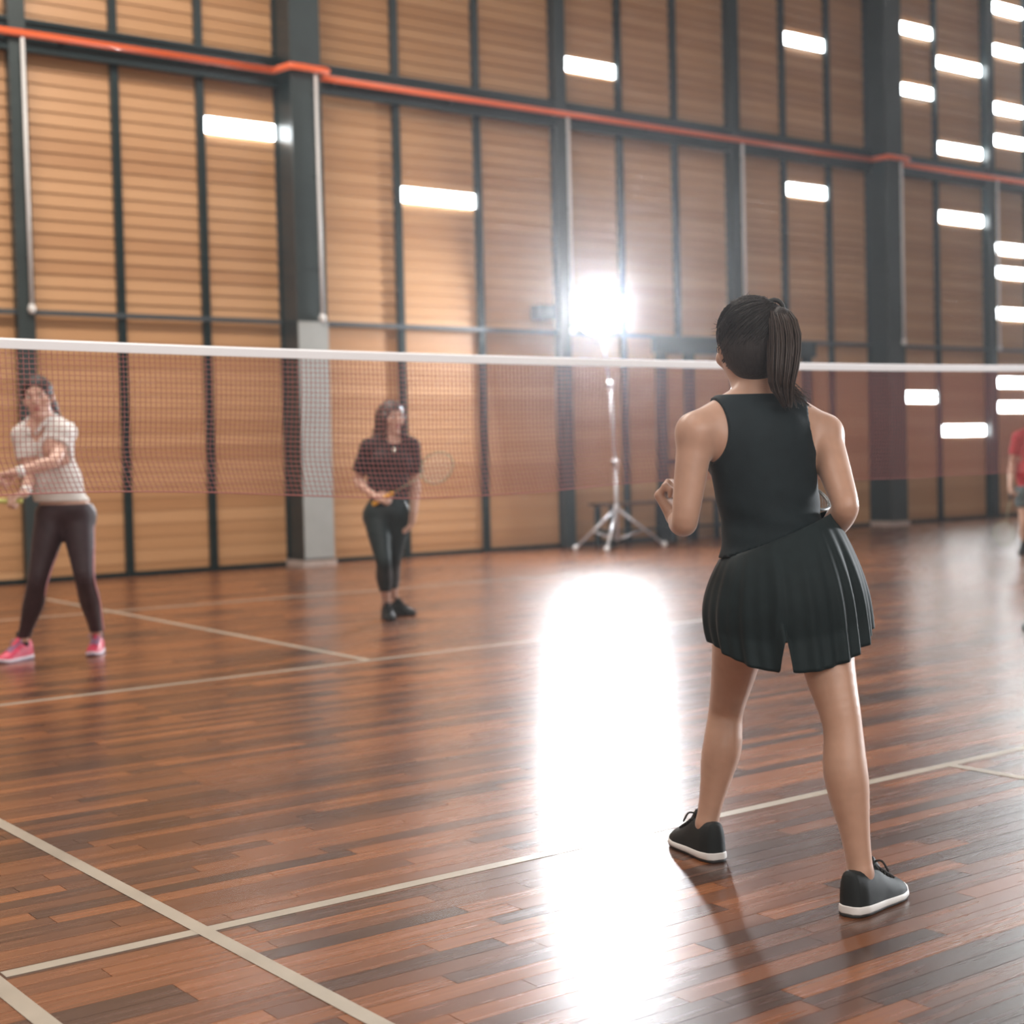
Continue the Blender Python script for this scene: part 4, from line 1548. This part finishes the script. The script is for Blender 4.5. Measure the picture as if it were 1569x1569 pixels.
# ------------------------------------------------------------------ the player in black beyond the net
M_TEEB = mat('black_tee', (0.020, 0.015, 0.015), 0.8, 0, 0.25, noise=0.12, nscale=25, bump=0.1, bscale=400)
M_LEGB = mat('dark_green_leggings', (0.010, 0.020, 0.021), 0.5, 0, 0.4, noise=0.15, nscale=25, sheen=0.05)
M_GOLD = mat('pendant', (0.75, 0.68, 0.55), 0.3, 0.8)
M_YGRIP = mat('yellow_grip', (0.80, 0.40, 0.03), 0.6)
M_GFRAME = mat('grey_green_frame', (0.32, 0.34, 0.22), 0.4)
D = 10.45
gR, gL = ground(594, 948), ground(609, 938)
gL = lerp(gR, gL, 0.55)
jc = dict(
    pelvis=J(593, 782, D), pf=unit(TC + FLATR * 0.3), chest=J(597, 714, D), cf=unit(TC + FLATR * 0.25), neck=J(602, 673, D),
    head=J(600, 639, D - 0.02), hf=unit(TC * 0.9 + FLATR * 0.6 - UP * 0.08), hs=1.0,
    shR=J(566, 687, D - 0.02), shL=J(629, 685, D + 0.03),
    elR=J(548, 737, D + 0.04), elL=J(637, 742, D + 0.05),
    wrR=J(575, 761, D - 0.14), wrL=J(635, 783, D - 0.02),
    hdR=unit(FLATR * 0.9 - UP * 0.2 + TC * 0.15), hnR=unit(-TC - UP * 0.4), htR=1, hcR=(60, 70, 60),
    hdL=unit(-UP - FLATR * 0.15), hnL=unit(-FLATR + TC * 0.3), htL=1, hcL=(20, 25, 20),
    hipR=J(577, 792, D - 0.02), hipL=J(609, 792, D + 0.02),
    knR=J(588, 862, D - 0.12), knL=J(602, 858, D + 0.06),
    anR=J(592, 924, (gR - CAM) @ FWD), anL=J(603, 914, (gL - CAM) @ FWD),
    ftR=unit(TC + FLATR * 0.25), ftL=unit(TC * 0.5 + FLATR * 0.9), wide=0.98)
SB = 0.99
pc = body_prims(jc, SB)
f = field_of(pc, 0.0062)
V, F = f.mesh()
pC = mk('person', V, F, M_SKINF, None, True, loc=np.array([(gR[0] + gL[0]) / 2, (gR[1] + gL[1]) / 2, 0]))
tag(pC, 'woman in black T-shirt and dark leggings with long hair standing behind the net', 'person', 'badminton players')
leggings(pC, pc, M_LEGB, 0.0062, J(597, 746, D)[2], J(595, 908, D)[2], 0.006)
shirt(pC, pc, jc, M_TEEB, 0.0062, J(597, 751, D)[2], 0.72, 'tee_shirt', 0.016, -0.02, 0.012)
Xc, Fc, Uc = frame(jc['cf'], unit(jc['neck'] - jc['pelvis']))
V, F = sphere(jc['chest'] + Fc * 0.118 + Uc * 0.11, (0.012, 0.006, 0.02))
mk('pendant', V, F, M_GOLD, pC, True)
for sk in 'LR':
    shoe(pC, jc['an' + sk], jc['ft' + sk], (M_SHOEB, M_LACEB, M_LACEB), 0.95)
hc_, hF = jc['head'], jc['hf']
hX, hF, hU = frame(hF, UP)
hair_cap(pC, hc_, hF, UP, SB, M_HAIRB,
         [cone('hair', hc_ - hF * 0.05 + hX * 0.02, hc_ - hF * 0.08 + hX * 0.03 - hU * 0.13, 0.075, 0.062, 0.03),
          cone('hair', hc_ - hF * 0.08 + hX * 0.03 - hU * 0.13, hc_ - hF * 0.09 + hX * 0.05 - hU * 0.26, 0.062, 0.035, 0.03),
          cone('hair', hc_ + hX * 0.072 + hF * 0.03, hc_ + hX * 0.078 - hU * 0.14 + hF * 0.01, 0.028, 0.020, 0.02),
          cone('hair', hc_ - hX * 0.074 + hF * 0.02, hc_ - hX * 0.078 - hU * 0.13 + hF * 0.0, 0.022, 0.016, 0.02)],
         face=(0.060, 0.075, 0.085), fo=(0.095, -0.042))
face_parts(pC, hc_, hF, UP, SB)
hw = jc['wrR'] + unit(jc['hdR']) * 0.06
hd_ = J(667, 718, D - 0.30)
rd = unit(hd_ - hw)
racket(hw - rd * 0.09, rd, unit(TC - FLATR * 0.4), 'racket with orange-yellow grip held by the long-haired woman in black', M_YGRIP, M_GFRAME)

# ------------------------------------------------------------------ the man at the right edge
M_RED = mat('red_tee', (0.36, 0.030, 0.035), 0.8, 0, 0.25, noise=0.1, nscale=25)
M_GREYS = mat('grey_shorts', (0.075, 0.090, 0.088), 0.8, 0, 0.25, noise=0.1, nscale=25)
g0 = ground(1571, 848)
D = (g0 - CAM) @ FWD
W_ = J(1583, 760, D)
fh_ = unit(TC - FLATR * 0.3)
jd = dict(
    pelvis=J(1584, 752, D), pf=fh_, chest=J(1584, 698, D), cf=fh_, neck=J(1585, 662, D),
    head=J(1586, 635, D), hf=unit(fh_ - UP * 0.05), hs=1.0,
    shR=J(1561, 671, D), shL=J(1609, 671, D), elR=J(1551, 712, D + 0.05), elL=J(1618, 712, D + 0.05),
    wrR=J(1548, 744, D - 0.08), wrL=J(1620, 744, D - 0.08),
    hdR=unit(-UP + TC * 0.3), hnR=unit(FLATR), htR=-1, hcR=(55, 65, 55), hdL=unit(-UP + TC * 0.2), hnL=unit(-FLATR), htL=1, hcL=(25, 30, 25),
    hipR=J(1573, 760, D), hipL=J(1595, 760, D), knR=J(1570, 803, D - 0.05), knL=J(1598, 803, D - 0.02),
    anR=J(1570, 838, D), anL=J(1600, 838, D), ftR=unit(TC - FLATR * 0.5), ftL=unit(TC + FLATR * 0.1), wide=1.0)
pd = body_prims(jd, 1.06, False, True)
f = field_of(pd, 0.007)
V, F = f.mesh()
pD = mk('person', V, F, M_SKIN, None, True, loc=np.array([W_[0], W_[1], 0]))
tag(pD, 'man in red T-shirt and grey shorts cut off by the right edge', 'person', 'badminton players')
shirt(pD, pd, jd, M_RED, 0.007, J(1584, 746, D)[2], 0.62, 'tee_shirt', 0.018, 0.0, 0.02)
fl = field_of(sel(pd, 'torso', 'leg'), 0.007, 0.028)
X = fl.all()
fl.D = np.maximum(fl.D, np.maximum(X[2] - J(1584, 744, D)[2], J(1584, 776, D)[2] - X[2]).astype(np.float32))
V, F = fl.mesh()
mk('shorts', V, F, M_GREYS, pD, True)
for sk in 'LR':
    shoe(pD, jd['an' + sk], jd['ft' + sk], (M_SHOEB, M_LACEB, M_LACEB), 1.08)
hair_cap(pD, jd['head'], jd['hf'], UP, 1.06, M_HAIR, [], 0.007)
face_parts(pD, jd['head'], jd['hf'], UP, 1.06)
hw = jd['wrR'] + unit(jd['hdR']) * 0.075
rd = unit(-UP * 0.9 + TC * 0.25 - FLATR * 0.25)
racket(hw - rd * 0.09, rd, unit(TC), 'racket hanging from the hand of the man in red', M_GRIPB, M_GFRAME)
